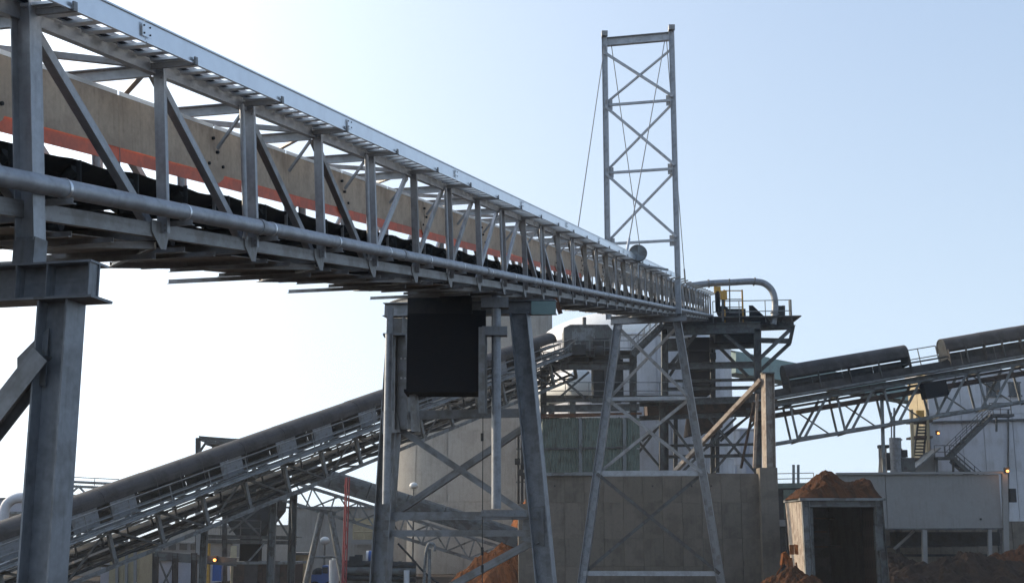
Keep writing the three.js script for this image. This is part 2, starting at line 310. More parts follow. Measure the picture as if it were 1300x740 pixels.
  // far side bank of chips on the belt
  const chips = strip(7, 500, (u, r) => { const x = X0 + u * (X1 - X0), t = r / 6 * 2 - 1; return [x, 0.60 + (1 - t * t) * 0.13 + (Math.abs(t) < 1 ? (fbm(x * 3, r * 1.7, 4096, 11, 3) - 0.5) * 0.09 : -0.02), -1.05 + t * 0.42]; });
  T.put('bark_load', chips, M.brown, V(0, 0, 0));
}
{ // cable tray cantilevered from the top chord
  const T = new Thing('cable_tray', 'bright galvanised ladder cable tray running along the top edge of the gallery', 'cable tray', null, { frame: GF });
  const X0 = K0 * PITCHG, X1 = 24 * PITCHG;
  T.side = V(1, 0, 0);
  for (let x = X0, i = 0; x < X1; x += 6, i++) {
    const e = Math.min(X1, x + 6);
    T.beam('side_rail', V(x, HT + 0.085, 0.565), V(e - 0.012, HT + 0.085, 0.565 + 0.001 * (i % 2)), 'C', 0.035, 0.245, M.sheet, { roll: Math.PI });
    T.beam('inner_rail', V(x, HT + 0.11, 0.075), V(e - 0.012, HT + 0.11, 0.075), 'C', 0.03, 0.10, M.zinc);
    const sp = T.plate('splice_plate', V(x - 0.09, HT + 0.02, 0.5835), V(1, 0, 0), V(0, 1, 0), [[0, 0], [0.18, 0], [0.18, 0.14], [0, 0.14]], 0.004, M.sheet);
    for (const q of [0.03, 0.15]) for (const y of [0.03, 0.11]) T.pipe('bolt', V(x - 0.09 + q, HT + 0.02 + y, 0.586), V(x - 0.09 + q, HT + 0.02 + y, 0.596), 0.010, M.dark, { seg: 6, parent: sp });
  }
  const st = PITCHG / 7; let n = 0;
  for (let x = X0 + st / 2; x < X1 && n < 290; x += st, n++) T.beam('rung', V(x, HT + 0.035, 0.085), V(x, HT + 0.035, 0.548), 'C', 0.028, 0.13, M.sheet, { roll: Math.PI / 2 });
  for (let k = K0; k < 24; k++) {
    T.beam('support_arm', V(k * PITCHG - 0.14, HT - 0.02, 0.05), V(k * PITCHG - 0.14, HT - 0.02, 0.59), 'C', 0.05, 0.06, M.zinc2);
    T.plate('clamp', V(k * PITCHG - 0.17, HT - 0.05, 0.5835), V(1, 0, 0), V(0, 1, 0), [[0, 0], [0.06, 0], [0.06, 0.09], [0, 0.09]], 0.02, M.zinc2);
  }
  T.pipe('cable', V(X0, HT + 0.075, 0.12), V(X1, HT + 0.075, 0.12), 0.02, M.black, { seg: 6 });
}
{ // water pipe on the near side
  const T = new Thing('water_pipe', 'grey steel pipe clamped along the lower edge of the gallery', 'pipe', null, { frame: GF });
  const X0 = K0 * PITCHG, X1 = K1 * PITCHG - 0.5;
  for (let x = X0; x < X1; x += 6) {
    T.pipe('pipe_length', V(x, 0.215, 0.245), V(Math.min(X1, x + 6) - 0.002, 0.215, 0.245), 0.094, M.zinc, { seg: 20 });
    T.pipe('coupling', V(x + 3.35, 0.215, 0.245), V(x + 3.47, 0.215, 0.245), 0.106, M.zinc2, { seg: 20 });
  }
  T.side = V(1, 0, 0);
  for (let k = K0; k < K1; k++) {
    T.beam('bracket', V(k * PITCHG + 0.16, 0.09, 0.04), V(k * PITCHG + 0.16, 0.09, 0.36), 'L', 0.06, 0.06, M.zinc2);
    T.pipe('clamp_band', V(k * PITCHG + 0.135, 0.215, 0.245), V(k * PITCHG + 0.175, 0.215, 0.245), 0.101, M.sheet, { seg: 20 });
  }
}
{ // round drum on the gallery roof
  const q = P(810, 322, 50.5);
  const T = new Thing('drum_floodlight', 'round grey drum standing on the gallery roof below the mast', 'lamp', q);
  const g = new THREE.LatheGeometry([[0, 0.26], [0.2, 0.25], [0.32, 0.16], [0.37, 0.02], [0.38, -0.08], [0.34, -0.1], [0.34, -0.07], [0, -0.07]].map((a) => new THREE.Vector2(...a)), 28);
  g.rotateX(-Math.PI / 2 - 0.2);
  T.put('housing', g, M.oldlight, q);
  T.pipe('stand', q.clone().add(V(0, -0.36, -0.05)), q.clone().add(V(0, -1.0, -0.05)), 0.04, M.zinc, { seg: 8 });
  T.beam('arm', q.clone().add(V(0.05, -0.45, -0.1)), q.clone().add(V(1.3, -0.55, -0.6)), 'L', 0.08, 0.08, M.zinc2);
}

// ---------------------------------------------------------------- first portal
{
  const A = P(125, 357, 11.06), c = A.clone().addScaledVector(RT, -0.36), L = 4.3;
  const T = new Thing('portal_frame', 'heavy galvanised steel column and cap beam holding up the lower gallery end', 'steel frame', gnd(c));
  T.side = gh;
  const cap = T.beam('cap_beam', A, A.clone().addScaledVector(RT, -L), 'I', 0.30, 0.34, M.galv);
  for (const d of [0.02, 0.44, 0.75, 1.3, 2.2]) T.beam('stiffener', A.clone().addScaledVector(RT, -d).addScaledVector(gh, -0.08).addScaledVector(UP, -0.148), A.clone().addScaledVector(RT, -d).addScaledVector(gh, -0.08).addScaledVector(UP, 0.148), 'box', 0.014, 0.13, M.galv, { parent: cap });
  for (const q of [c, c.clone().addScaledVector(RT, -(L - 0.75))]) {
    const top = q.clone().add(V(0, -0.18, 0));
    T.beam('column', gnd(q, 0.02), top, 'H', 0.30, 0.30, M.galv);
    T.box('base_plate', gnd(q, 0.03), 0.5, 0.04, 0.5, M.galv2, { yaw: -0.23 });
  }
  const jl = P(125, 357, 11.06).addScaledVector(RT, -0.18);
  T.beam('end_plate', jl.clone().add(V(0, -0.165, 0)).addScaledVector(RT, -0.35), jl.clone().add(V(0, -0.165, 0)).addScaledVector(RT, 0.22), 'box', 0.36, 0.024, M.galv2);
  const b0 = P(46, 452, 11.1).addScaledVector(RT, 0.1), b1 = P(-190, 770, 11.6);
  T.beam('knee_brace', b0, b1, 'H', 0.2, 0.2, M.galv);
  T.plate('gusset', P(62, 425, 11.12), RT, UP, [[-0.28, -0.42], [0, -0.46], [0, 0.06], [-0.12, -0.03], [-0.30, -0.2]], 0.016, M.galv2);
  // bearing pedestals
  for (const z of [0.1, -WG - 0.1]) { const p = GW(-0.17, -0.34, z); T.beam('bearing', V(p.x, A.y + 0.16, p.z), V(p.x, p.y + 0.06, p.z), 'box', 0.22, 0.2, M.galv2); }
}

// ---------------------------------------------------------------- take-up bent
{
  const D = 32.0, d2 = 32.75;
  const rT = P(660, 398, D), rB = gnd(P(706, 872, D)), lT = P(505, 404, d2), lB = gnd(P(474, 872, d2));
  const T = new Thing('take_up_tower', 'splayed galvanised support tower with cross braces and guide pipes beside the black take up box', 'steel tower', gnd(rT.clone().lerp(lT, 0.5)));
  T.side = gh;
  const at = (a, b, py) => { let lo = 0, hi = 1; const ref = P(650, py, 32.4).y; return a.clone().lerp(b, (a.y - ref) / (a.y - b.y)); };
  const R = (py) => at(rT, rB, py), Lf = (py) => at(lT, lB, py);
  T.beam('cap_beam', P(488, 394, 32.9), P(706, 390, 31.85), 'I', 0.32, 0.36, M.galv);
  T.box('cap_end', P(690, 391, 31.6), 0.62, 0.34, 0.1, M.teal); T.beam('hanger', P(712, 398, 32), P(705, 378, 32), 'L', 0.12, 0.12, M.rust);
  T.beam('leg', rB, rT.clone().add(V(0, 0.02, 0)), 'H', 0.46, 0.46, M.galv);
  T.beam('leg', lB, lT, 'H', 0.44, 0.44, M.galv2);
  const far = gh.clone().multiplyScalar(1.5);
  // rear pair of legs
  T.beam('leg_stub', P(511, 545, d2 - 0.3), P(512, 428, d2 - 0.3), 'H', 0.36, 0.36, M.galv2);
  T.box('shoulder_plate', P(503, 426, 32.4), 0.66, 0.05, 0.5, M.galv2);
  T.box('stub_post', P(495, 408, 32.2), 0.15, 0.75, 0.2, M.galv);
  T.beam('cross_beam', Lf(526).addScaledVector(RT, 0.1), R(526).addScaledVector(RT, -0.12), 'C', 0.1, 0.22, M.galv2);
  T.beam('cross_beam', Lf(655), R(655), 'C', 0.12, 0.20, M.galv2);
  T.beam('cross_beam', Lf(677), R(677), 'C', 0.10, 0.16, M.galv2);
  const zf = gh.clone().multiplyScalar(-0.2), zb = gh.clone().multiplyScalar(0.08);
  T.beam('brace', Lf(536).add(zb), R(662).add(zb).addScaledVector(RT, -0.1), 'L', 0.16, 0.16, M.galv2);
  T.beam('brace', R(536).addScaledVector(gh, 0.25), Lf(650).addScaledVector(gh, 0.25).addScaledVector(RT, 0.2), 'L', 0.2, 0.2, M.galv2);
  T.beam('brace', R(684).addScaledVector(RT, -0.1), Lf(790).addScaledVector(RT, 0.2), 'L', 0.2, 0.2, M.galv2);
  T.plate('gusset', R(668).addScaledVector(gh, -0.02), RT, UP, [[-0.5, -0.35], [0.1, -0.5], [0.1, 0.5], [-0.4, 0.4]], 0.02, M.galv2);
  T.plate('gusset', Lf(536).addScaledVector(gh, -0.26), RT, UP, [[-0.15, -0.3], [0.35, -0.25], [0.25, 0.3], [-0.15, 0.3]], 0.02, M.galv2);
  // guide pipes and clamps
  T.pipe('guide_pipe', P(630, 376, 30.6), P(630, 646, 30.6), 0.115, M.galv, { seg: 16 });
  T.pipe('guide_pipe', P(494, 424, 31.6), P(490, 640, 31.6), 0.10, M.galv, { seg: 16 });
  T.box('clamp', P(628, 385, 30.6), 0.68, 0.26, 0.3, M.galv2); T.box('clamp', P(628, 421, 30.55), 0.62, 0.22, 0.32, M.galv2);
  T.beam('guide_channel', P(613, 416, 30.5), P(613, 525, 30.5), 'C', 0.16, 0.24, M.galv2);
  T.beam('guide_channel', P(520, 425, 31.3), P(528, 548, 31.3), 'C', 0.16, 0.24, M.galv2);
  T.box('clamp', P(640, 652, 31.3), 1.1, 0.16, 0.7, M.galv2);
  for (const py of [455, 480]) for (const q of [0, 5]) T.pipe('bolt', P(509 + q, py, 32.05), P(509 + q, py, 31.98), 0.03, M.sheet, { seg: 6 });
}
{
  const T = new Thing('take_up_box', 'tall black take up weight box hanging under the gallery', 'counterweight', gnd(P(567, 495, 30.8), 0));
  const a = P(517, 398, 30.6), b = P(615, 494, 30.6);
  const w = b.x - a.x, h = a.y - b.y;
  const body = T.box('box', V((a.x + b.x) / 2, (a.y + b.y) / 2, -31.1), w, h, 1.0, M.black);
  T.box('bottom_lip', V((a.x + b.x) / 2, b.y - 0.04, -31.1), w + 0.1, 0.07, 1.1, M.black, { parent: body });
  const t0 = P(517, 364, 30.6), t1 = P(598, 364, 30.6);
  T.box('belt_loop', V((t0.x + t1.x) / 2, (t0.y + a.y) / 2 + 0.1, -30.75), t1.x - t0.x, t0.y - a.y + 0.3, 0.03, M.belt);
  T.box('belt_loop', V((t0.x + t1.x) / 2, (t0.y + a.y) / 2 + 0.1, -31.45), t1.x - t0.x, t0.y - a.y + 0.3, 0.03, M.belt);
  T.box('side_plate', P(608, 445, 30.55), 0.34, 2.0, 0.06, M.black);
}

// ---------------------------------------------------------------- mast and A-frame
const MR = P(862, 395, 69.2), ML = MR.clone().addScaledVector(RT, -3.95);
{
  const T = new Thing('cable_mast', 'tall cross braced steel mast straddling the gallery on splayed legs', 'mast', gnd(MR.clone().lerp(ML, 0.5)));
  T.side = gh;
  const top = P(858, 40, 69.2).y, yR = (py) => P(860, py, 69.2).y;
  const pR = (py) => V(MR.x, yR(py), MR.z), pL = (py) => V(ML.x, yR(py), ML.z);
  T.beam('post', pR(402), pR(38), 'H', 0.30, 0.30, M.zinc);
  T.beam('post', pL(402), pL(38), 'H', 0.30, 0.30, M.zinc);
  T.beam('head_beam', pL(46).addScaledVector(RT, 0.16), pR(46).addScaledVector(RT, -0.16), 'I', 0.28, 0.50, M.zinc);
  T.box('sheave_block', pL(36), 0.35, 0.3, 0.5, M.zinc2); T.box('sheave_block', pR(36), 0.35, 0.3, 0.5, M.zinc2);
  const lev = [58, 127, 214, 305];
  for (let i = 1; i < 4; i++) T.beam('strut', pL(lev[i]), pR(lev[i]), 'box', 0.12, 0.14, M.zinc);
  for (let i = 0; i < 3; i++) {
    T.beam('brace', pL(lev[i] + 2).addScaledVector(gh, -0.08), pR(lev[i + 1] - 4).addScaledVector(gh, -0.08), 'L', 0.15, 0.15, M.zinc);
    T.beam('brace', pR(lev[i] + 2).addScaledVector(gh, 0.10), pL(lev[i + 1] - 4).addScaledVector(gh, 0.10), 'L', 0.15, 0.15, M.zinc);
    for (const p of [pL(lev[i + 1]), pR(lev[i + 1])]) T.box('gusset', p.addScaledVector(RT, p.x > ML.x + 1 ? -0.2 : 0.2), 0.42, 0.62, 0.05, M.zinc2, { yaw: -0.23 });
  }
  // trestle below
  const bL = P(780, 407, 70.0), bR = P(872, 403, 69.1);
  T.beam('cap_beam', bL.clone().addScaledVector(RT, -0.2), bR, 'I', 0.35, 0.44, M.zinc2);
  const l0 = P(785, 411, 69.9), l1 = gnd(P(735, 775, 69.9)), r0 = P(860, 408, 69.3), r1 = gnd(P(921, 770, 69.3));
  T.beam('leg', l1, l0, 'H', 0.44, 0.44, M.galv); T.beam('leg', r1, r0, 'H', 0.44, 0.44, M.zinc2);
  const at = (a, b, py) => { const y = P(820, py, 69.6).y; return a.clone().lerp(b, (a.y - y) / (a.y - b.y)); };
  const L = (py) => at(l0, l1, py), R = (py) => at(r0, r1, py);
  for (const [py, h] of [[506, 0.2], [601, 0.3], [728, 0.25]]) T.beam('strut', L(py), R(py), 'C', 0.16, h, M.zinc);
  const lv = [414, 506, 601, 728];
  for (let i = 0; i < 3; i++) {
    T.beam('brace', L(lv[i]).addScaledVector(gh, -0.1), R(lv[i + 1]).addScaledVector(gh, -0.1), 'L', 0.18, 0.18, i === 2 ? M.old : M.zinc2);
    T.beam('brace', R(lv[i]).addScaledVector(gh, 0.12), L(lv[i + 1]).addScaledVector(gh, 0.12), 'L', 0.18, 0.18, i === 2 ? M.old : M.zinc2);
  }
  T.box('base_plate', gnd(l1, 0.05), 0.9, 0.1, 0.9, M.concrete); T.box('base_plate', gnd(r1, 0.05), 0.9, 0.1, 0.9, M.concrete);
}
{
  const stay = (p, k, z, label) => {
    const b = GW(k, HT + 0.15, z), T = new Thing('stay_cable', label, 'cable', b, { group: 'stay cables from the mast head' });
    T.pipe('wire', b, p, 0.026, M.cable, { seg: 6 }); T.pipe('turnbuckle', b, b.clone().lerp(p, 0.06), 0.06, M.zinc, { seg: 6 });
  };
  const hd = P(860, 50, 69.2).y, tl = V(ML.x, hd, ML.z), tr = V(MR.x, hd, MR.z);
  const kOf = (px, z) => { const Kz = KN + 1600 * (0.2294 * 0.226 + 0.974) * -z; return ((Kz / (VPX - px)) - O0.z * -1 + 0.226 * z) / -sdir.z; };
  stay(tl, kOf(735, -WG), -WG, 'thin stay cable slanting down from mast head past its outer post');
  stay(tl.clone().addScaledVector(RT, 0.4), kOf(824, -WG), -WG, 'thin stay cable crossing inside the mast toward the far roof edge');
  stay(tr.clone().addScaledVector(RT, -0.4), kOf(803, 0.1), 0.1, 'thin stay cable crossing inside the mast down to the round drum');
  stay(tr.clone().addScaledVector(RT, -0.3), kOf(876, 0.1), 0.1, 'thin stay cable from mast head toward the transfer tower');
}

// ---------------------------------------------------------------- inclined conveyor on the left
const IA = P(0, 718, 58.5), IB = P(725, 446, 93);
const is = IB.clone().sub(IA).normalize(), ih = V(is.x, 0, is.z).normalize(), ir = V(-ih.z, 0, ih.x), inn = ir.clone().cross(is).normalize();
const IF = { s: is, n: inn, r: ir, o: IA }, ILEN = IA.distanceTo(IB);
const IW = (x, y, z) => IA.clone().addScaledVector(is, x).addScaledVector(inn, y).addScaledVector(ir, z);
{
  const T = new Thing('inclined_conveyor', 'old inclined conveyor with dark hood and side walkway climbing behind the take up tower', 'conveyor', null, { frame: IF });
  T.side = V(1, 0, 0);
  const X0 = -6, X1 = ILEN, W = 2.6, H = 2.0;
  for (const z of [0, -W]) {
    T.beam('top_chord', V(X0, -0.1, z), V(X1, -0.1, z), 'C', 0.12, 0.26, M.oldlight, { roll: z ? Math.PI : 0 });
    T.beam('bottom_chord', V(X0, -H, z), V(X1, -H, z), 'L', 0.22, 0.22, M.oldlight);
  }
  T.beam('walkway_edge', V(X0, 0.02, 0.95), V(X1, 0.02, 0.95), 'C', 0.06, 0.16, M.oldlight);
  T.beam('walkway_edge', V(X0, 0.16, 0.1), V(X1, 0.16, 0.1), 'C', 0.05, 0.08, M.oldlight);
  const n = Math.round((X1 - X0) / 3);
  for (let k = 0; k <= n; k++) {
    const x = X0 + (X1 - X0) * k / n, x2 = X0 + (X1 - X0) * (k + 1) / n;
    for (const z of [0, -W]) {
      T.beam('post', V(x, -0.2, z), V(x, -H, z), 'L', 0.19, 0.19, M.oldlight);
      if (k < n) { const f = (k % 3 === 0); T.beam('diagonal', V(x, f ? -H : -0.2, z - 0.06), V(x2, f ? -0.2 : -H, z - 0.06), 'L', 0.11, 0.11, M.old); }
    }
    T.beam('cross_beam', V(x, -0.28, 0.9), V(x, -0.28, -W), 'C', 0.08, 0.16, M.old);
    T.beam('lower_cross_beam', V(x, -H - 0.05, 0), V(x, -H - 0.05, -W), 'L', 0.1, 0.1, M.old);
    if (k < n) T.beam('sway_brace', V(x, -H + 0.06, k % 2 ? 0 : -W), V(x2, -H + 0.06, k % 2 ? -W : 0), 'L', 0.09, 0.09, M.old);
    if (k < n) T.beam('walkway_grating', V(x + 0.02, -0.05, 0.5), V(x2 - 0.02, -0.05, 0.5), 'box', 0.8, 0.03, M.old);
  }
  // hood in lengths, half round
  const hoodPoly = []; const hr = 0.82;
  for (let i = 0; i <= 14; i++) { const a = Math.PI * i / 14 * 1.0; hoodPoly.push([Math.cos(a) * hr, Math.sin(a) * 0.5 + 0.3]); }
  hoodPoly.push([-hr, 0.05], [-hr + 0.03, 0.05]);
  for (let i = 14; i >= 0; i--) { const a = Math.PI * i / 14; hoodPoly.push([Math.cos(a) * (hr - 0.03), Math.sin(a) * 0.47 + 0.29]); }
  hoodPoly.push([hr - 0.03, 0.05], [hr, 0.05]);
  const hq = new THREE.Quaternion().setFromRotationMatrix(new THREE.Matrix4().makeBasis(V(0, 0, -1), V(0, 1, 0), V(1, 0, 0)));
  for (let x = X0; x < X1 - 1; x += 3.05) T.put('hood', prism(hoodPoly, Math.min(3.03, X1 - x)), M.hood, V(x, 0.92 + rr(-0.012, 0.012), -1.3), hq);
  // light side panels where the openings are closed
  const iX = (px) => { const d = 114000 / (1950 - px); return (d - 58.5) / -is.z; };
  for (const px of [18, 60, 115, 163, 298, 367, 413, 470, 560, 640]) T.beam('side_panel', V(iX(px) - 0.75, 0.52, -0.44), V(iX(px) + 0.75, 0.52, -0.44), 'box', 0.03, 0.86, M.galv2);
  for (let x = X0 + 0.4; x < X1; x += 1.5) T.beam('hood_bracket', V(x, 0, -0.5), V(x, 1.3, -0.5), 'L', 0.06, 0.06, M.old);
  for (let x = X0; x < X1 - 1; x += 3.05) T.beam('back_board', V(x, 0.72, -2.1), V(Math.min(X1, x + 3), 0.72, -2.1), 'box', 0.04, 0.56, M.dark);
  for (let x = X0; x < X1 - 1; x += 3.05) T.beam('back_board', V(x, 0.23, -2.1), V(Math.min(X1, x + 3), 0.23, -2.1), 'box', 0.04, 0.26, M.dark);
  T.beam('deck_plate', V(X0, 0.08, -1.3), V(X1, 0.08, -1.3), 'box', 1.6, 0.04, M.dark);
  T.beam('carrying_belt', V(X0, 0.62, -1.3), V(X1, 0.62, -1.3), 'box', 1.2, 0.05, M.belt);
  T.beam('stringer', V(X0, 0.30, -0.52), V(X1, 0.30, -0.52), 'C', 0.06, 0.16, M.old);
  T.rail([V(X0, 0.05, 0.97), V(X1, 0.05, 0.97)], M.oldlight, { up: V(0, 1, 0), step: 2.5, h: 1.0, r: 0.03 });
  T.pipe('conduit', V(X0, -0.35, 0.2), V(X1, -0.35, 0.2), 0.06, M.oldlight); T.pipe('conduit', V(X0, -0.02, 1.1), V(X1, -0.02, 1.1), 0.05, M.oldlight);
  T.beam('return_belt', V(X0, -0.9, -1.3), V(X1, -0.9, -1.3), 'box', 1.2, 0.03, M.belt);
  T.beam('drip_tray', V(X0, -1.05, -1.3), V(X1, -1.05, -1.3), 'box', 1.9, 0.12, M.dark);
  for (const [y, z, r] of [[-1.75, -0.4, 0.09], [-1.8, -0.8, 0.06], [-1.7, -2.0, 0.12]]) T.pipe('service_pipe', V(X0, y, z), V(X1, y, z), r, M.dark);
  for (let x = X0 + 1; x < X1; x += 1.5) { T.beam('return_bracket', V(x, -0.3, -0.35), V(x, -1.1, -0.35), 'L', 0.07, 0.07, M.dark); T.pipe('return_roller', V(x, -0.98, -0.5), V(x, -0.98, -2.1), 0.07, M.dark); }
}
// supports under it
[[345, 0], [372, 1], [258, 2]].forEach(([px, i]) => {
  const d = 114000 / (1950 - px) + 2, yTop = IW(((114000 / (1950 - px)) - 58.5) / -is.z, -2.1, 0).y;
  const a = P(px, 700, d), T = new Thing('steel_support', ['pale steel trestle support under the inclined conveyor beside dark hopper', 'slim dark trestle post under the inclined conveyor right of dark hopper', 'grey trestle post with braces under inclined conveyor by the open roof frame'][i], 'post', gnd(a));
  T.beam('post', gnd(a), V(a.x, yTop, a.z), 'H', i === 1 ? 0.24 : 0.34, i === 1 ? 0.24 : 0.34, i === 1 ? M.old : M.oldlight);
  T.beam('post', gnd(a).add(V(-0.6, 0, -2.4)), V(a.x - 0.6, yTop, a.z - 2.4), 'H', 0.24, 0.24, M.old);
  T.beam('brace', V(a.x, yTop - 0.4, a.z), gnd(a, yTop * 0.45).add(V(-0.6, 0, -2.4)), 'L', 0.12, 0.12, M.old);
  T.beam('brace', V(a.x - 0.6, yTop - 0.4, a.z - 2.4), gnd(a, yTop * 0.45), 'L', 0.12, 0.12, M.old);
  T.box('base_plate', gnd(a, 0.05), 0.7, 0.1, 0.7, M.concrete);
});

// ---------------------------------------------------------------- descending conveyor crossing behind the tower
{
  const A = P(372, 598, 84), B = P(668, 690, 84), s = B.clone().sub(A).normalize(), n = V(0, 0, 1).cross(s).normalize();
  const T = new Thing('descending_conveyor', 'grey covered conveyor sloping down to the orange sawdust heap', 'conveyor', null, { frame: { s, n, r: V(0, 0, 1), o: A } });
  T.side = V(1, 0, 0);
  const L = A.distanceTo(B), hp = [];
  for (let i = 0; i <= 10; i++) { const a = Math.PI * i / 10; hp.push([Math.cos(a) * 0.8, Math.sin(a) * 0.7]); }
  hp.push([-0.8, -0.55], [0.8, -0.55]);
  const hq = new THREE.Quaternion().setFromRotationMatrix(new THREE.Matrix4().makeBasis(V(0, 0, -1), V(0, 1, 0), V(1, 0, 0)));
  for (let x = 0; x < L - 0.5; x += 2.6) T.put('cover', prism(hp, Math.min(2.55, L - x)), M.old, V(x, 0.1, -0.8), hq);
  T.beam('top_chord', V(0, -0.7, 0.2), V(L, -0.7, 0.2), 'C', 0.12, 0.22, M.oldlight);
  T.beam('bottom_chord', V(0, -2.0, 0.2), V(L, -2.0, 0.2), 'L', 0.16, 0.16, M.oldlight);
  T.beam('bottom_chord', V(0, -2.0, -1.8), V(L, -2.0, -1.8), 'L', 0.16, 0.16, M.oldlight);
  for (let k = 0; k * 1.6 < L - 1; k++) {
    const x = k * 1.6; T.beam('post', V(x, -0.7, 0.2), V(x, -2, 0.2), 'L', 0.1, 0.1, M.oldlight);
    T.beam('diagonal', V(x, k % 2 ? -0.7 : -2, 0.2), V(x + 1.6, k % 2 ? -2 : -0.7, 0.2), 'L', 0.1, 0.1, M.oldlight);
    T.beam('cross_beam', V(x, -2.05, 0.2), V(x, -2.05, -1.8), 'L', 0.09, 0.09, M.oldlight);
    T.beam('far_diagonal', V(x, k % 2 ? -2 : -0.7, -1.8), V(x + 1.6, k % 2 ? -0.7 : -2, -1.8), 'L', 0.1, 0.1, M.oldlight);
  }
}
{
  const T = new Thing('a_frame_support', 'pale green A shaped pipe support under the descending conveyor', 'support', gnd(P(412, 740, 83)));
  T.pipe('leg', gnd(P(384, 765, 83)), P(408, 650, 83), 0.2, M.oldlight, { seg: 12 }); T.pipe('leg', gnd(P(438, 765, 83)), P(419, 650, 83), 0.2, M.oldlight, { seg: 12 });
  T.beam('cap', P(402, 648, 83), P(426, 652, 83), 'box', 0.3, 0.25, M.old); T.pipe('tie', P(396, 707, 83), P(429, 707, 83), 0.08, M.oldlight);
}

// ---------------------------------------------------------------- drive platform at the head of the inclined conveyor
{
  const D = 92;
  const q = (x, y, d = D) => P(x, y, d);
  const T = new Thing('drive_platform', 'dark steel drive platform with railings and stairs at the head of the inclined conveyor', 'platform', gnd(q(750, 600)));
  // machine house
  const e = V(1, 0, 0), o = q(718, 463, D + 0.5), s = (D + 0.5) / F * 1.0;
  const pp = (list) => list.map(([x, y]) => { const a = q(x, y, D + 0.5); return [a.x - o.x, a.y - o.y]; });
  const mh = T.plate('drive_housing', o.clone().add(V(0, 0, -3)), e, UP, pp([[716, 452], [716, 416], [724, 412], [772, 412], [785, 428], [788, 455]]), 3.0, M.old);
  T.box('housing_panel', q(741, 424, D + 0.47), 1.7, 0.9, 0.05, M.oldlight, { parent: mh }); T.box('housing_panel', q(763, 438, D + 0.47), 1.2, 1.0, 0.05, M.dark, { parent: mh });
  T.pipe('exhaust', q(742, 412, D + 1), q(742, 403, D + 1), 0.14, M.old);
  T.box('motor', q(735, 445, D - 0.4), 1.0, 0.75, 0.8, M.dark); T.pipe('gearbox', q(755, 446, D - 0.3), q(766, 446, D - 0.3), 0.42, M.dark, { seg: 14 });
  T.box('chute', q(771, 484, D + 1.5), 2.2, 3.0, 2.6, M.dark); T.box('chute', q(728, 459, D + 1.4), 2.2, 1.0, 1.6, M.dark);
  const decks = [[718, 808, 452, 0.16], [690, 806, 466, 0.42], [686, 870, 508, 0.30]];
  for (const [x0, x1, y, h] of decks) {
    T.beam('edge_beam', q(x0, y), q(x1, y), 'C', 0.14, h, M.old, { roll: Math.PI }); T.beam('edge_beam', q(x0, y - 1, D + 4.2), q(x1, y - 1, D + 4.2), 'C', 0.14, h, M.old);
    T.beam('deck', q(x0, y - 2, D + 2.1), q(x1, y - 2, D + 2.1), 'box', 4.0, 0.05, M.old);
    for (let k = 0; k <= 4; k++) { const x = x0 + (x1 - x0) * k / 4; T.beam('joist', q(x, y, D + 0.1), q(x, y - 1, D + 4.1), 'C', 0.08, 0.16, M.old); }
  }
  T.beam('edge_beam', q(686, 519), q(812, 517), 'I', 0.25, 0.5, M.old); T.beam('edge_beam', q(686, 527), q(815, 525), 'C', 0.1, 0.16, M.rust);
  for (const [x, y0, y1, w] of [[690, 466, 740, 0.45], [804, 452, 600, 0.5], [770, 466, 508, 0.3]]) { T.beam('column', q(x, y1, D + 0.1), q(x, y0, D + 0.1), 'H', w, w, M.old); T.beam('column', q(x, y1, D + 4), q(x, y0, D + 4), 'H', w, w, M.old); }
  T.beam('brace', q(701, 470), q(748, 510), 'L', 0.16, 0.16, M.old); T.beam('brace', q(748, 472, D + 0.2), q(706, 508, D + 0.2), 'L', 0.16, 0.16, M.old);
  T.rail([q(730, 451), q(806, 451)], M.oldlight, { h: 1.1, step: 1.2, r: 0.03 });
  T.rail([q(680, 466), q(712, 466)], M.oldlight, { h: 1.1, step: 0.7, r: 0.03 });
  T.rail([q(688, 507), q(868, 507)], M.oldlight, { h: 1.25, step: 1.7, r: 0.03 });
  T.rail([q(690, 526), q(690.1, 526)], M.oldlight, { h: 0.5 });
  // small stair with rail
  const st = [q(712, 465), q(731, 449)];
  T.beam('stair_stringer', st[0], st[1], 'C', 0.06, 0.3, M.old); T.rail(st, M.oldlight, { h: 1.0, step: 0.8, r: 0.04 });
  // stair up to the transfer tower
  const S0 = q(803, 450, D - 0.5), S1 = q(842, 412, D + 1);
  for (const z of [0, -1.0]) { const v = V(0, 0, z); T.beam('stair_stringer', S0.clone().add(v), S1.clone().add(v), 'C', 0.08, 0.5, M.old, { roll: Math.PI }); T.rail([S0.clone().add(v), S1.clone().add(v)], M.oldlight, { h: 1.1, step: 0.8, r: 0.03 }); }
  for (let k = 1; k < 14; k++) { const p = S0.clone().lerp(S1, k / 14); T.beam('tread', p, p.clone().add(V(0, 0, -1)), 'box', 0.24, 0.04, M.old); }
  // rough piping
  T.tube('service_pipe', [q(736, 640, D - 0.2), q(733, 560, D - .2), q(733, 530, D - .2)].map((p) => p), 0.05, M.oldlight);
}
{ // hanging hoses left of the bin
  const T = new Thing('hose_bank', 'dark vertical service pipes with valves beside the green clad bin', 'pipes', P(664, 640, 91));
  for (const [x, y0, y1] of [[658, 545, 640], [663, 540, 645], [668, 545, 640]]) T.pipe('pipe', P(x, y1, 91), P(x, y0, 91), 0.09, M.dark);
  for (const [x, y] of [[657, 586], [664, 592], [668, 583], [661, 600], [667, 604]]) T.box('valve', P(x, y, 90.9), 0.38, 0.45, 0.3, M.dark);
  for (const y of [570, 612]) T.beam('bracket', P(655, y, 91), P(690, y, 91), 'L', 0.1, 0.1, M.old);
}

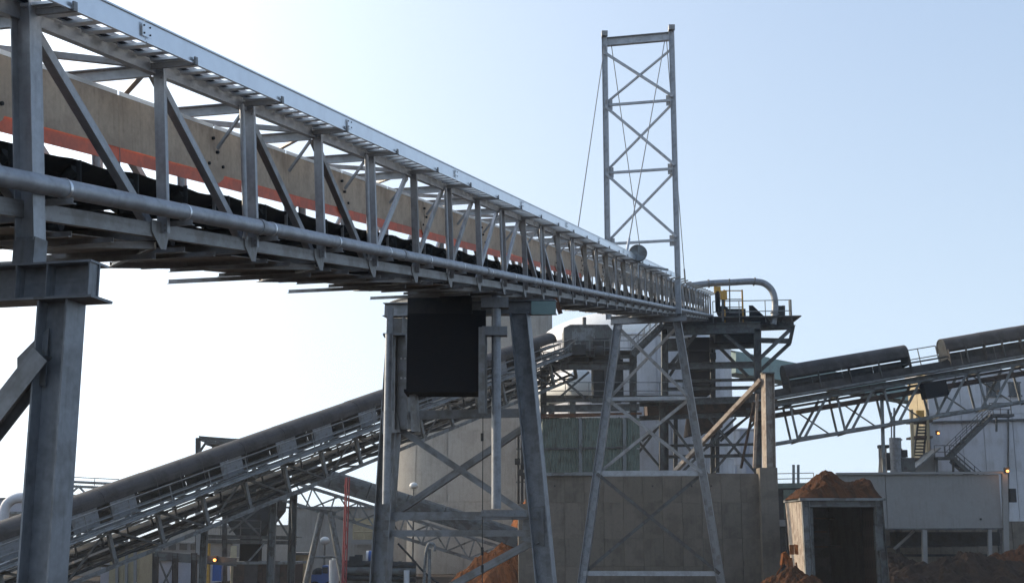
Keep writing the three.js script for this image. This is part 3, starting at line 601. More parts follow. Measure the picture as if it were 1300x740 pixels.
// ---------------------------------------------------------------- green clad bin
{
  const D = 88.5, T = new Thing('clad_bin', 'weathered green corrugated steel bin behind the concrete wall', 'bin', gnd(P(750, 607, D)));
  const xs = [688, 737, 793, 813], ys = [530, 569.5, 607];
  const corr = (w, h, ri) => {
    const n = Math.max(4, Math.round(w / 0.19)) * 4, g = new THREE.PlaneGeometry(w, h, n, 1), p = g.attributes.position;
    for (let i = 0; i < p.count; i++) { const t = i % 4; p.setZ(i, ((i % (n + 1)) % 4 < 2) ? 0.05 : 0); }
    const u = g.attributes.uv; for (let i = 0; i < u.count; i++) u.setXY(i, u.getX(i) * w + ri, u.getY(i) * h + ri * 0.7);
    const q = g.toNonIndexed(); q.computeVertexNormals(); return q;
  };
  for (let j = 0; j < 2; j++) for (let i = 0; i < 3; i++) {
    const a = P(xs[i], ys[j], D), b = P(xs[i + 1], ys[j + 1], D), w = b.x - a.x - 0.04, h = a.y - b.y - 0.06;
    T.put('corrugated_panel', corr(w, h, i * 1.37 + j * 2.1), M.green, V((a.x + b.x) / 2, (a.y + b.y) / 2, -D));
  }
  const a = P(688, 531, D), b = P(813, 745, D);
  T.box('core', V((a.x + b.x) / 2, (a.y + P(700, 607, D).y) / 2, -D - 2.6), b.x - a.x - 0.1, a.y - P(700, 607, D).y - 0.1, 5, M.green);
  for (const x of [737, 793]) T.beam('mullion', P(x, 607, D - 0.12), P(x, 530, D - 0.12), 'box', 0.24, 0.14, M.oldlight);
  T.beam('girt', P(689, 570, D - 0.1), P(791, 568, D - 0.1), 'L', 0.14, 0.14, M.old);
  T.beam('top_rail', P(687, 530, D - 0.1), P(775, 527, D - 0.1), 'box', 0.2, 0.12, M.rust); T.beam('bottom_rail', P(687, 608, D - 0.1), P(813, 606, D - 0.1), 'box', 0.2, 0.14, M.rust);
}

// ---------------------------------------------------------------- concrete wall and pilaster
{
  const D = 74, T = new Thing('concrete_wall', 'tall stained concrete retaining wall with formwork joints behind the mast legs', 'wall', gnd(P(830, 700, D)));
  const x0 = P(667, 640, D).x, x1 = P(966, 640, D).x, H = P(800, 601, D).y;
  const cols = 12, rows = [0, 2.0, 3.55, 5.6, H];
  T.box('wall_core', V((x0 + x1) / 2, H / 2 - 0.02, -D - 0.33), x1 - x0 - 0.04, H - 0.06, 0.56, M.concrete2);
  for (let j = 0; j < 4; j++) for (let i = 0; i < cols; i++) {
    const a = x0 + (x1 - x0) * i / cols, b = x0 + (x1 - x0) * (i + 1) / cols;
    const o = T.box('panel', V((a + b) / 2, (rows[j] + rows[j + 1]) / 2, -D - rr(-0.012, 0.012)), b - a - 0.018, rows[j + 1] - rows[j] - 0.018, 0.1, rnd() < 0.55 ? M.concrete : M.concrete2);
    const g = o.geometry.clone(), u = g.attributes.uv, ou = rnd() * 6, ov = rnd() * 6; for (let k = 0; k < u.count; k++) u.setXY(k, u.getX(k) + ou, u.getY(k) + ov); 
    // panels stand upright: rain streaks run down
    const p = g.attributes.position; for (let k = 0; k < u.count; k++) u.setXY(k, p.getX(k) + ou, p.getY(k) + ov); o.geometry = g;
  }
  T.beam('steel_edge', P(668, 602.5, D - 0.15), P(756, 601.5, D - 0.15), 'L', 0.2, 0.2, M.oldlight);
  const pw = P(977, 640, D - 0.4);
  T.box('pilaster', V(pw.x, (H + 0.3) / 2, -D + 0.05), 1.02, H + 0.3, 1.1, M.concrete);
  T.box('side_wall', V(x0 - 0.15, H * 0.38, -D - 4), 0.5, H * 0.76, 8, M.concrete2);
  for (const i of [1, 3, 4, 6, 8, 9]) T.box('tie_rod', V(x0 + (x1 - x0) * (i + 0.5) / cols, H * 0.9, -D + 0.06), 0.09, 0.09, 0.06, M.dark);
}
{
  const D = 74.0, T = new Thing('weathered_post', 'sunlit weathered pale post standing on the concrete pilaster', 'post', P(976, 596, D));
  T.beam('post', P(977, 597, D), P(975, 474, D), 'H', 0.62, 0.5, M.wood, { roll: 0.35 });
  T.box('cap_plate', P(975, 474, D), 0.75, 0.06, 0.75, M.oldlight);
  T.beam('brace', P(967, 482, D), P(852, 604, D + 7), 'box', 0.28, 0.24, M.wood);
  T.beam('brace', P(962, 500, D + 1), P(958, 594, D + 1), 'box', 0.16, 0.2, M.wood); T.beam('brace', P(957, 510, D + 2), P(940, 594, D + 3), 'L', 0.2, 0.2, M.brown);
}

// ---------------------------------------------------------------- transfer tower
{
  const D = 96.5, q = (x, y, d = D) => P(x, y, d);
  const T = new Thing('transfer_tower', 'dark steel transfer tower with railed top deck at the upper gallery end', 'tower', gnd(q(905, 600)));
  const B = D + 6;
  for (const [x, w] of [[844, 0.5], [962, 0.5]]) for (const d of [D, B]) T.beam('column', gnd(q(x, 700, d)), q(x, 418, d), 'H', w, w, M.old);
  T.beam('column', gnd(q(905, 700, B)), q(905, 418, B), 'H', 0.4, 0.4, M.old);
  // deck
  T.beam('deck_girder', q(840, 419), q(966, 416), 'I', 0.5, 0.85, M.old, { roll: 0 }); T.beam('deck_girder', q(840, 418, B), q(1006, 412, B), 'I', 0.4, 0.8, M.old);
  T.beam('deck_girder', q(966, 414, D + 1.5), q(1008, 411, D + 1.5), 'C', 0.2, 0.5, M.old);
  T.beam('deck', q(842, 411.5, D + 3), q(1007, 409.5, D + 3), 'box', 6.2, 0.08, M.old);
  T.beam('lower_girder', q(845, 438, D + 2), q(962, 434, D + 2), 'C', 0.2, 1.0, M.old); T.beam('lower_girder', q(962, 432, D + 2), q(1003, 433, D + 2), 'C', 0.2, 0.4, M.old);
  T.beam('bracket', q(964, 456), q(1004, 418), 'L', 0.3, 0.3, M.old); T.beam('bracket', q(964, 472, D + 3), q(1003, 436, D + 3), 'box', 0.25, 0.3, M.old);
  T.beam('bracket', q(1008, 412, D + 1.6), q(1003, 436, D + 1.6), 'L', 0.25, 0.25, M.old);
  for (const [y, h, m] of [[465, 0.5, M.old], [484, 0.22, M.old], [494, 0.26, M.old], [580, 0.25, M.old], [566, 0.2, M.old]]) { T.beam('girder', q(846, y), q(962, y - 2), 'C', 0.2, h, m, { roll: Math.PI }); T.beam('girder', q(846, y, B), q(962, y - 2, B), 'C', 0.2, h, M.old); }
  T.beam('knee_brace', q(884, 424), q(846, 470), 'L', 0.28, 0.28, M.old); T.beam('knee_brace', q(920, 424), q(960, 458), 'L', 0.24, 0.24, M.old);
  T.beam('knee_brace', q(880, 428, B), q(850, 478, B), 'L', 0.24, 0.24, M.old); T.beam('knee_brace', q(905, 432, B), q(950, 478, B), 'L', 0.24, 0.24, M.old);
  // main chute
  const a = q(874, 428, D + 1), b = q(903, 500, D + 1);
  const ch = T.box('chute', V((a.x + b.x) / 2, (a.y + b.y) / 2, -D - 2.2), b.x - a.x, a.y - b.y, 2.2, M.black);
  for (const y of [445, 470, 488]) T.box('chute_flange', V((a.x + b.x) / 2, q(890, y, D + 1).y, -D - 2.2), b.x - a.x + 0.25, 0.12, 2.45, M.dark, { parent: ch });
  T.beam('head_box', q(905, 427, D + 2.2), q(962, 427, D + 2.2), 'box', 2.4, 1.3, M.dark);
  // hopper below the belt level
  const hp = [[868, 556], [872, 526], [914, 526], [912, 546], [890, 552]].map(([x, y]) => { const p = q(x, y, D + 1), o = q(868, 556, D + 1); return [p.x - o.x, p.y - o.y]; });
  T.plate('hopper', q(868, 556, D + 3.6), V(1, 0, 0), UP, hp, 2.6, M.brown);
  T.beam('level_beam', q(812, 512), q(982, 506), 'C', 0.2, 0.5, M.old, { roll: Math.PI }); T.beam('belt_housing', q(820, 523, D + 2), q(984, 513, D + 2), 'box', 2.4, 0.9, M.brown); T.beam('level_beam', q(812, 531), q(982, 525), 'C', 0.2, 0.34, M.old, { roll: Math.PI });
  for (const [x0, y0, x1, y1] of [[846, 530, 900, 604], [935, 530, 862, 604], [900, 530, 960, 600], [962, 532, 905, 600], [785, 530, 844, 600], [842, 534, 790, 602]]) T.beam('lattice', q(x0, y0), q(x1, y1), 'L', 0.18, 0.18, M.old);
  for (const [x0, y0, x1, y1] of [[952, 528, 893, 572], [960, 520, 915, 560], [880, 560, 920, 528], [815, 560, 845, 535]]) T.beam('lattice', q(x0, y0, D + 3), q(x1, y1, D + 3), 'L', 0.18, 0.18, M.old);
  T.beam('sub_column', q(858, 604, D + 2), q(858, 530, D + 2), 'H', 0.3, 0.3, M.old); T.beam('sub_column', q(911, 600, D + 1), q(911, 526, D + 1), 'H', 0.3, 0.3, M.old);
  T.beam('sub_column', q(840, 604, D - 2), q(840, 505, D - 2), 'box', 0.3, 0.3, M.old);
  // top deck railing, motor, yellow cage, gusset
  T.rail([q(906, 410), q(1006, 408), q(1003, 407.5, B)], M.oldlight, { h: 1.7, step: 1.9, r: 0.035 });
  T.box('drive_block', q(930, 401, D + 2), 1.9, 0.9, 1.4, M.dark); T.pipe('head_pulley', q(918, 396, D + 1), q(918, 396, D + 3), 0.5, M.dark, { seg: 16 });
  const gp = [[0, 0], [1.75, 0], [0.3, 1.45], [0, 1.45]]; T.plate('gusset_plate', q(952, 411, D + 0.6), V(1, 0, 0), UP, gp, 0.06, M.black);
  const yb = [q(921, 410, D + 1), q(944, 410, D + 1)], yh = q(921, 368, D + 1).y;
  for (const p of yb) T.beam('cage_post', p, V(p.x, yh, p.z), 'box', 0.12, 0.12, M.yellow);
  for (const y of [369, 380, 390, 397]) T.beam('cage_bar', V(yb[0].x, q(930, y, D + 1).y, yb[0].z), V(yb[1].x, q(930, y, D + 1).y, yb[0].z), 'box', 0.07, 0.07, y > 372 ? M.oldlight : M.yellow);
  T.beam('cage_post', q(918, 408, D), q(918, 372, D), 'box', 0.16, 0.16, M.old); T.box('junction_box', q(919, 375, D), 0.5, 0.7, 0.3, M.yellow); T.box('junction_box', q(911, 368, D), 0.5, 0.5, 0.3, M.yellow);
  T.pipe('hanging_hose', q(912, 396, D), q(911, 370, D), 0.2, M.black, { seg: 8 });
  T.pipe('antenna', q(927, 396, D), q(926.5, 354, D), 0.05, M.old);
  T.box('valve', q(989, 396, D + 1), 0.7, 0.9, 0.6, M.dark); T.beam('rail_post', q(995, 410, D + 1), q(995, 388, D + 1), 'box', 0.25, 0.2, M.old);
  T.pipe('service_pipe', q(904, 462, D), q(904, 443, D), 0.1, M.black); T.box('valve', q(905, 452, D), 0.5, 0.5, 0.3, M.black);
}
{ // curved duct above the deck
  const T = new Thing('dust_duct', 'curved silver duct bending down onto the transfer tower deck', 'duct', P(982, 411, 97));
  const pts = [[872, 363.5], [900, 360], [930, 358.5], [958, 357.5], [971, 360], [980, 368], [984, 380], [984, 398], [982, 412]].map(([x, y]) => P(x, y, 97));
  T.tube('duct', pts, 0.26, M.galv, { seg: 48, rad: 16 });
  for (const i of [1, 3, 7]) { const d = pts[i + 1].clone().sub(pts[i]).normalize(); T.pipe('flange', pts[i].clone().addScaledVector(d, -0.05), pts[i].clone().addScaledVector(d, 0.05), 0.34, M.galv2, { seg: 16 }); }
}

// ---------------------------------------------------------------- right-hand conveyor
{
  const D = 94, A = P(955, 515, D), B = P(1345, 449, D), s = B.clone().sub(A).normalize(), n = V(0, 0, 1).cross(s).normalize();
  const T = new Thing('hooded_conveyor', 'dark hooded conveyor on a slim lattice truss climbing away from transfer tower', 'conveyor', null, { frame: { s, n, r: V(0, 0, 1), o: A } });
  T.side = V(1, 0, 0);
  const L = A.distanceTo(B), W = 2.4, X = (px) => (px - 955) * D / F / s.x * 1.0 / (CP);
  const X2 = (px, py) => { const p = P(px, py, D).sub(A); return p.dot(s); };
  T.beam('top_chord', V(0, -0.1, 0), V(L, -0.1, 0), 'C', 0.14, 0.34, M.old, { roll: Math.PI }); T.beam('top_chord', V(0, -0.1, -W), V(L, -0.1, -W), 'C', 0.14, 0.3, M.old);
  T.beam('walkway_edge', V(0, 0.22, 0.8), V(L, 0.22, 0.8), 'C', 0.06, 0.16, M.oldlight, { roll: Math.PI }); T.beam('walkway', V(0, 0.14, 0.4), V(L, 0.14, 0.4), 'box', 0.75, 0.05, M.brown);
  T.beam('walkway_edge', V(0, -0.32, 0.85), V(L, -0.32, 0.85), 'C', 0.06, 0.2, M.old, { roll: Math.PI });
  const yb = -3.05;
  T.beam('bottom_chord', V(1, yb, 0), V(L, yb, 0), 'box', 0.22, 0.2, M.oldlight); T.beam('bottom_chord', V(1, yb, -W), V(L, yb, -W), 'box', 0.2, 0.2, M.oldlight);
  const nodes = []; for (let i = 0; i < 7; i++) nodes.push(X2(1005 + i * 62, 505) - 0.2);
  nodes.forEach((x, i) => {
    for (const z of [0, -W]) {
      const m = M.oldlight;
      T.beam('post', V(x, -0.3, z), V(x + 0.05, yb, z), 'L', 0.15, 0.15, m); T.beam('diagonal', V(x + 0.5, yb, z), V(x + 2.8, -0.3, z), 'L', 0.2, 0.2, m);
      if (z) T.beam('far_diagonal', V(x + 3.2, yb, z), V(x + 0.4, -0.3, z), 'L', 0.12, 0.12, M.oldlight);
    }
    T.beam('cross_beam', V(x, yb - 0.12, 0), V(x, yb - 0.12, -W), 'L', 0.14, 0.14, M.old); T.beam('sway_brace', V(x, yb + 0.12, 0), V(x + 3.6, yb + 0.12, -W), 'L', 0.12, 0.12, M.old);
    T.beam('top_cross_beam', V(x, -0.36, 0.8), V(x, -0.36, -W), 'C', 0.1, 0.2, M.old);
  });
  T.beam('deck_plate', V(0, -0.5, -1.2), V(L, -0.5, -1.2), 'box', 2.0, 0.05, M.brown); T.beam('drip_tray', V(0, -0.95, -1.2), V(L, -0.95, -1.2), 'box', 1.6, 0.3, M.brown);
  T.beam('side_board', V(0, 0.62, -0.35), V(L, 0.62, -0.35), 'box', 0.06, 0.55, M.hood); T.beam('carrying_belt', V(0, 0.9, -1.2), V(L, 0.9, -1.2), 'box', 1.4, 0.08, M.belt);
  T.beam('stringer', V(0, 1.2, -0.38), V(L, 1.2, -0.38), 'C', 0.06, 0.12, M.dark);
  const hq = new THREE.Quaternion().setFromRotationMatrix(new THREE.Matrix4().makeBasis(V(0, 0, -1), V(0, 1, 0), V(1, 0, 0)));
  const hp = []; for (let i = 0; i <= 16; i++) { const a = Math.PI * i / 16; hp.push([Math.cos(a) * 1.0, Math.sin(a) * 0.62 + 0.12]); } hp.push([-1, -0.28], [-0.96, -0.28]);
  for (let i = 16; i >= 0; i--) { const a = Math.PI * i / 16; hp.push([Math.cos(a) * 0.96, Math.sin(a) * 0.58 + 0.12]); } hp.push([0.96, -0.28], [1, -0.28]);
  const hoodRun = (xa, xb, nseg) => {
    for (let k = 0; k < nseg; k++) { const x = xa + (xb - xa) * k / nseg, h = T.put('hood', prism(hp, (xb - xa) / nseg - 0.02), M.hood, V(x, 1.95 + rr(-0.02, 0.02), -1.2), hq); }
    const cp = []; for (let i = 0; i <= 12; i++) { const a = Math.PI * i / 12; cp.push([Math.cos(a) * 0.95, Math.sin(a) * 0.57 + 0.12]); } cp.push([-0.95, -0.9], [0.95, -0.9]);
    T.put('end_plate', prism(cp, 0.04), M.dark, V(xa + 0.04, 1.95, -1.2), hq); T.put('end_plate', prism(cp, 0.04), M.dark, V(xb - 0.12, 1.95, -1.2), hq);
    for (let k = 0; k <= nseg * 2; k++) { const x = xa + 0.1 + (xb - xa - 0.2) * k / (nseg * 2), w = k % 2 ? 0.3 : 0.5; T.beam('hood_bracket', V(x, 0.5, -0.26), V(x, 1.75, -0.26), 'box', w, 0.05, k % 2 ? M.old : M.hood, {}); }
    for (const z of [-2.15]) for (let k = 0; k < nseg * 2; k++) { const x = xa + (xb - xa) * (k + 0.25) / (nseg * 2); T.beam('back_board', V(x - 0.25 * (xb - xa) / nseg / 2, 1.26, z), V(x + (xb - xa) / nseg / 2 * 0.74, 1.26, z), 'box', 0.04, 0.66, M.dark); }
  };
  hoodRun(X2(1000, 478), X2(1157, 452), 2); hoodRun(X2(1204, 446), X2(1345, 424), 3);
  const r0 = X2(1157, 452), r1 = X2(1204, 446); T.rail([V(r0, 0.85, -2.3), V(r1, 0.85, -2.3)], M.oldlight, { up: V(0, 1, 0), h: 1.5, step: 1.6, r: 0.04 });
  T.rail([V(r1 + 0.6, 0.2, 0.85), V(L, 0.2, 0.85)], M.old, { up: V(0, 1, 0), h: 1.1, step: 2.5, r: 0.025, mids: 0 });
  T.box('hanging_guard', V(X2(1186, 496), -1.1, 0.1), 1.7, 1.15, 1.2, M.black);
}
{
  const T = new Thing('conveyor_prop', 'slim pale prop standing under the hooded conveyor near silver vessel', 'post', gnd(P(1120, 600, 95)));
  T.beam('post', gnd(P(1120, 620, 95)), P(1120, 500, 95), 'box', 0.22, 0.22, M.oldlight); T.pipe('wire', gnd(P(1103, 640, 95)), P(1118, 566, 95), 0.04, M.cable);
}

// ---------------------------------------------------------------- silos and buildings behind
function silo(name, label, px0, px1, pyTop, D, mats, { panels = 28, courses = 6, dome = 0, roofMat } = {}) {
  const a = P(px0, 600, D), b = P(px1, 600, D), r = (b.x - a.x) / 2, c = V((a.x + b.x) / 2, 0, -D - r * 0.2), H = P((px0 + px1) / 2, pyTop, D - r * 0.8).y;
  const T = new Thing(name, label, 'silo', c);
  const back = new THREE.CylinderGeometry(r - 0.06, r - 0.06, H, 72); back.translate(0, H / 2, 0); scaleUV(back, 2 * Math.PI * r, H);
  T.put('shell', back, mats[1], c);
  const ch = H / courses;
  const pg = new THREE.CylinderGeometry(r, r, ch - 0.09, 4, 1, true, 0, 2 * Math.PI / panels - 0.09 / r); scaleUV(pg, 2 * Math.PI * r / panels, ch);
  const vs = [0, 1, 2, 3].map((k) => { const g = pg.clone(), u = g.attributes.uv; for (let i = 0; i < u.count; i++) u.setXY(i, u.getX(i) + k * 2.3, u.getY(i) + k * 1.7); return g; });
  for (let j = 0; j < courses; j++) for (let i = 0; i < panels; i++) {
    const th = (i + (j % 2) * 0.5) / panels * Math.PI * 2; if (Math.cos(th) < -0.35) continue;   // panels that face away from the yard are covered by the shell
    T.put('wall_panel', vs[(i * 7 + j * 3) % 4], mats[(i * 5 + j) % 2], c.clone().add(V(0, ch * (j + 0.5), 0)), new THREE.Quaternion().setFromAxisAngle(UP, th));
  }
  if (dome) { const g = new THREE.SphereGeometry(r * 1.005, 64, 16, 0, Math.PI * 2, 0, Math.PI / 2); g.scale(1, dome / r, 1); scaleUV(g, 2 * Math.PI * r, r); T.put('roof', g, roofMat || mats[0], c.clone().add(V(0, H, 0))); }
  else { const g = new THREE.ConeGeometry(r * 1.02, r * 0.18, 64); scaleUV(g, 2 * Math.PI * r, r); T.put('roof', g, roofMat || mats[0], c.clone().add(V(0, H + r * 0.09, 0))); }
  const ring = new THREE.TorusGeometry(r, 0.14, 6, 72); ring.rotateX(Math.PI / 2); scaleUV(ring, 2 * Math.PI * r, 1); T.put('rim', ring, mats[1], c.clone().add(V(0, H, 0)));
  return T;
}
silo('storage_silo', 'large beige concrete silo behind the take up tower', 485, 703, 372, 140, [M.beige, M.beige2], { panels: 16, courses: 4 });
silo('storage_silo', 'white domed silo behind the drive platform and transfer tower', 683, 936, 424, 116, [M.white, M.white2], { panels: 24, courses: 4, dome: 3.4, roofMat: M.bright });
silo('storage_silo', 'narrow grey blue silo showing through lower legs of the transfer tower', 924, 966, 545, 134, [M.bluewall, M.white2], { panels: 12, courses: 4 });
{
  const T = new Thing('horizontal_tank', 'sunlit white horizontal tank seen through drive platform bracing', 'tank', P(726, 490, 112));
  const ax = V(Math.sin(-0.42), 0, -Math.cos(-0.42)), a = P(737, 487, 103);
  T.pipe('shell', a, a.clone().addScaledVector(ax, 7), 1.25, M.bright, { seg: 40 });
  for (const k of [0, 7]) { const g = new THREE.SphereGeometry(1.25, 32, 16); g.scale(1, 1, 0.45); scaleUV(g, 8, 4); T.put('end_cap', g, M.bright, a.clone().addScaledVector(ax, k), new THREE.Quaternion().setFromUnitVectors(V(0, 0, 1), ax)); }
  for (const k of [1.5, 5.5]) { const p = a.clone().addScaledVector(ax, k); T.beam('saddle', gnd(p), p.clone().add(V(0, -1.2, 0)), 'box', 0.5, 1.2, M.old); }
}
{
  const A = P(925, 461, 150), B = P(1190, 509, 172), T = new Thing('enclosed_gallery', 'pale green enclosed gallery sloping down far behind hooded conveyor', 'conveyor', gnd(A));
  const n = 7; for (let k = 0; k < n; k++) { const a = A.clone().lerp(B, k / n), b = A.clone().lerp(B, (k + 0.992) / n); T.beam('wall_section', a, b, 'box', 2.6, 2.6 - k * 0.14, k % 2 ? M.teal : M.teal); T.beam('roof_edge', a.clone().add(V(0, 1.32 - k * 0.07, 1.2)), b.clone().add(V(0, 1.32 - k * 0.07, 1.2)), 'box', 0.4, 0.12, M.oldlight); }
  for (const f of [0.9]) { const p = A.clone().lerp(B, f); T.beam('leg', gnd(p), p.clone().add(V(0, -1, 0)), 'box', 0.6, 0.6, M.oldlight); }
}
{ // right-hand process building
  const D = 112, x0 = P(1184, 600, D).x, x1 = x0 + 30, H = P(1184, 474, D).y, dep = 5.2;
  const T = new Thing('process_building', 'tall pale lavender process building with outside stairs at its corner', 'building', V((x0 + x1) / 2, 0, -D - dep / 2));
  const wb = T.box('wall', V((x0 + x1) / 2, H / 2, -D - dep / 2), x1 - x0, H, dep, M.white2);
  let x = x0; const ws = [2.9, 1.9, 2.6, 2.2, 3.1, 2.4, 2.4, 3, 3, 3, 3]; let i = 0;
  for (const w of ws) { for (const [ya, yb2] of [[0, 0.26], [0.26, 0.52], [0.52, 0.80], [0.80, 1]]) T.box('wall_panel', V(x + w / 2, H * (ya + yb2) / 2, -D + 0.03), w - 0.07, H * (yb2 - ya) - 0.07, 0.08 + (i % 3) * 0.02, i++ % 2 ? M.white : M.white2); x += w; }
  for (let k = 0; k < 2; k++) T.box('side_panel', V(x0 - 0.03, H / 2, -D - 1.3 - k * 2.6), 0.08, H - 0.1, 2.5, M.ochre);
  T.box('parapet', V((x0 + x1) / 2, H + 0.15, -D - dep / 2), x1 - x0 + 0.4, 0.35, dep + 0.4, M.white2);
  for (const [px, py, w, h] of [[1262, 493, 1.25, 1.3], [1289, 494, 1.0, 1.1]]) { const p = P(px, py, D - 0.15); const wd = T.box('window', p, w, h, 0.06, M.glass); T.box('window_frame', p.clone().add(V(0, h / 2 + 0.05, 0.03)), w + 0.2, 0.1, 0.12, M.old, { parent: wd }); T.box('window_sill', p.clone().add(V(0, -h / 2 - 0.05, 0.06)), w + 0.2, 0.1, 0.2, M.old, { parent: wd }); }
  T.pipe('downpipe', P(1281, 690, D - 0.3), P(1281, 520, D - 0.3), 0.08, M.old); T.beam('ledge', P(1184, 536, D - 0.2), P(1330, 532, D - 0.2), 'box', 0.3, 0.16, M.old);
}
{
  const D = 108, T = new Thing('outside_stair', 'zigzag steel stair with landing against the lavender building', 'stair', gnd(P(1230, 640, D)));
  const f = (a, b) => { for (const z of [0, -1.1]) { const v = V(0, 0, z); T.beam('stringer', a.clone().add(v), b.clone().add(v), 'C', 0.08, 0.34, M.old, { roll: Math.PI }); T.rail([a.clone().add(v), b.clone().add(v)], M.old, { h: 1.0, step: 1.2, r: 0.035 }); } for (let k = 1; k < 14; k++) { const p = a.clone().lerp(b, k / 14); T.beam('tread', p, p.clone().add(V(0, 0, -1.1)), 'box', 0.26, 0.05, M.old); } };
  f(P(1207, 581, D), P(1262, 527, D)); f(P(1213, 584, D), P(1252, 618, D));
  const ld = (x0, x1, y) => { T.beam('landing', P(x0, y, D + 0.5), P(x1, y, D + 0.5), 'box', 1.3, 0.2, M.old); T.rail([P(x0, y, D - 0.1), P(x1, y, D - 0.1)], M.old, { h: 1.1, step: 1, r: 0.035 }); };
  ld(1188, 1213, 582); ld(1258, 1285, 528);
  T.beam('post', gnd(P(1190, 650, D + 0.5)), P(1190, 583, D + 0.5), 'box', 0.16, 0.16, M.old); T.beam('post', P(1211, 640, D + 0.5), P(1211, 583, D + 0.5), 'box', 0.16, 0.16, M.old); T.beam('bracket', P(1266, 548, D + 0.5), P(1266, 529, D + 0.5), 'box', 0.14, 0.14, M.old);
}
{ // narrow sunlit stair tower & vessels left of it
  const D = 110, T = new Thing('stair_tower', 'narrow sunlit stair tower with dark louvred flight beside the lavender building', 'tower', gnd(P(1167, 600, D)));
  for (const x of [1158, 1178]) for (const d of [D, D + 2]) T.beam('column', gnd(P(x, 640, d)), P(x, 520, d), 'box', 0.22, 0.22, M.ochre);
  for (let k = 0; k < 11; k++) T.beam('tread', P(1161 + k * 0.5, 582 - k * 4, D + 0.5), P(1173 + k * 0.3, 582 - k * 4, D + 0.5), 'box', 0.3, 0.1, M.dark);
  T.beam('stringer', P(1160, 584, D + 0.4), P(1166, 538, D + 0.4), 'box', 0.1, 0.3, M.dark); T.beam('stringer', P(1173, 584, D + 0.4), P(1177, 538, D + 0.4), 'box', 0.1, 0.3, M.dark);
  for (const y of [536, 556, 584]) T.beam('landing', P(1156, y, D + 1), P(1180, y, D + 1), 'box', 2.2, 0.18, M.brown);
  T.box('junction_box', P(1169, 527, D - 0.4), 0.6, 0.8, 0.4, M.yellow);
}
{
  const D = 104, T = new Thing('silver_vessel', 'slim silver process vessel behind the cream bin', 'tank', gnd(P(1138, 620, D)));
  T.pipe('shell', gnd(P(1138, 640, D)), P(1137, 556, D), 0.48, M.galv, { seg: 24 }); T.pipe('vent', P(1136, 556, D), P(1136, 518, D), 0.09, M.galv); T.pipe('vent', P(1132.5, 556, D), P(1132.5, 524, D), 0.06, M.galv);
  for (const y of [558, 570, 585]) T.pipe('band', P(1138, y + 0.8, D), P(1138, y - 0.8, D), 0.52, M.galv2, { seg: 24 });
  T.box('control_box', P(1152, 590, D), 1.1, 1.1, 0.8, M.old); T.box('control_box', P(1147, 576, D), 0.6, 0.6, 0.6, M.dark);
}
{
  const D = 102, T = new Thing('rusty_stack', 'short sunlit rusty stack beside the silver vessel', 'stack', gnd(P(1121, 620, D)));
  T.pipe('shell', gnd(P(1121, 640, D)), P(1121, 569, D), 0.32, M.wood, { seg: 20 }); T.box('valve', P(1127, 586, D), 0.4, 1.4, 0.4, M.dark); T.box('cap', P(1122, 567, D), 0.8, 0.25, 0.6, M.dark);
}
{
  const D = 109, o = P(1150, 604, D), T = new Thing('lean_to_roof', 'grey sloping lean to roof below the stair tower', 'roof', gnd(o));
  const pts = [[1150, 604], [1187, 604], [1187, 572]].map(([x, y]) => { const p = P(x, y, D); return [p.x - o.x, p.y - o.y]; });
  T.plate('gable', o, V(1, 0, 0), UP, pts, 0.3, M.cream); T.beam('roof_sheet', P(1148, 603, D), P(1188, 570, D), 'box', 3, 0.12, M.oldlight);
}

// ---------------------------------------------------------------- cream bin on legs
{
  const D = 85, T = new Thing('cream_bin', 'long plain cream steel bin raised on short legs', 'bin', gnd(P(1170, 690, D)));
  const a = P(1063, 602, D), b = P(1274, 671, D), dep = 5;
  const cy = (a.y + b.y) / 2, h = a.y - b.y, sx = P(1126, 640, D).x;
  T.box('body', V((a.x + b.x) / 2, cy, -D - dep / 2 - 0.05), b.x - a.x - 0.04, h - 0.04, dep, M.cream);
  const xs = [a.x, sx, b.x]; for (let i = 0; i < 2; i++) T.box('side_panel', V((xs[i] + xs[i + 1]) / 2, cy, -D), xs[i + 1] - xs[i] - 0.05, h - 0.03, 0.06, M.cream);
  T.beam('top_flange', P(1062, 601.5, D - 0.1), P(1277, 600, D - 0.1), 'box', 0.3, 0.14, M.cream); T.beam('bottom_flange', P(1126, 672, D - 0.05), P(1276, 671, D - 0.05), 'box', 0.2, 0.1, M.old);
  T.beam('corner_post', gnd(P(1277, 720, D - 0.1)), P(1276, 601, D - 0.1), 'box', 0.36, 0.24, M.cream);
  for (const [x, w] of [[1174, 0.3], [1257, 0.24]]) T.beam('leg', gnd(P(x, 730, D)), P(x, 672, D), 'box', w, w, M.cream);
  for (const x of [1074, 1140, 1270]) T.beam('leg', gnd(P(x, 730, D + 4)), P(x, 672, D + 4), 'box', 0.24, 0.24, M.old);
  T.beam('brace', P(1136, 697, D + 1), P(1161, 674, D + 1), 'box', 0.2, 0.16, M.cream); T.beam('cross_beam', P(1126, 694, D + 3), P(1260, 692, D + 3), 'box', 0.2, 0.16, M.old); T.beam('cross_beam', P(1140, 705, D + 4), P(1260, 705, D + 4), 'box', 0.2, 0.16, M.dark);
  T.box('conveyor_trough', P(1200, 684, D + 3), 7, 0.9, 1.6, M.dark); T.box('label_box', P(1246, 659, D - 0.06), 0.12, 0.12, 0.06, M.dark);
  T.box('valve', P(1286, 629, D), 0.4, 0.9, 0.4, M.dark);
}
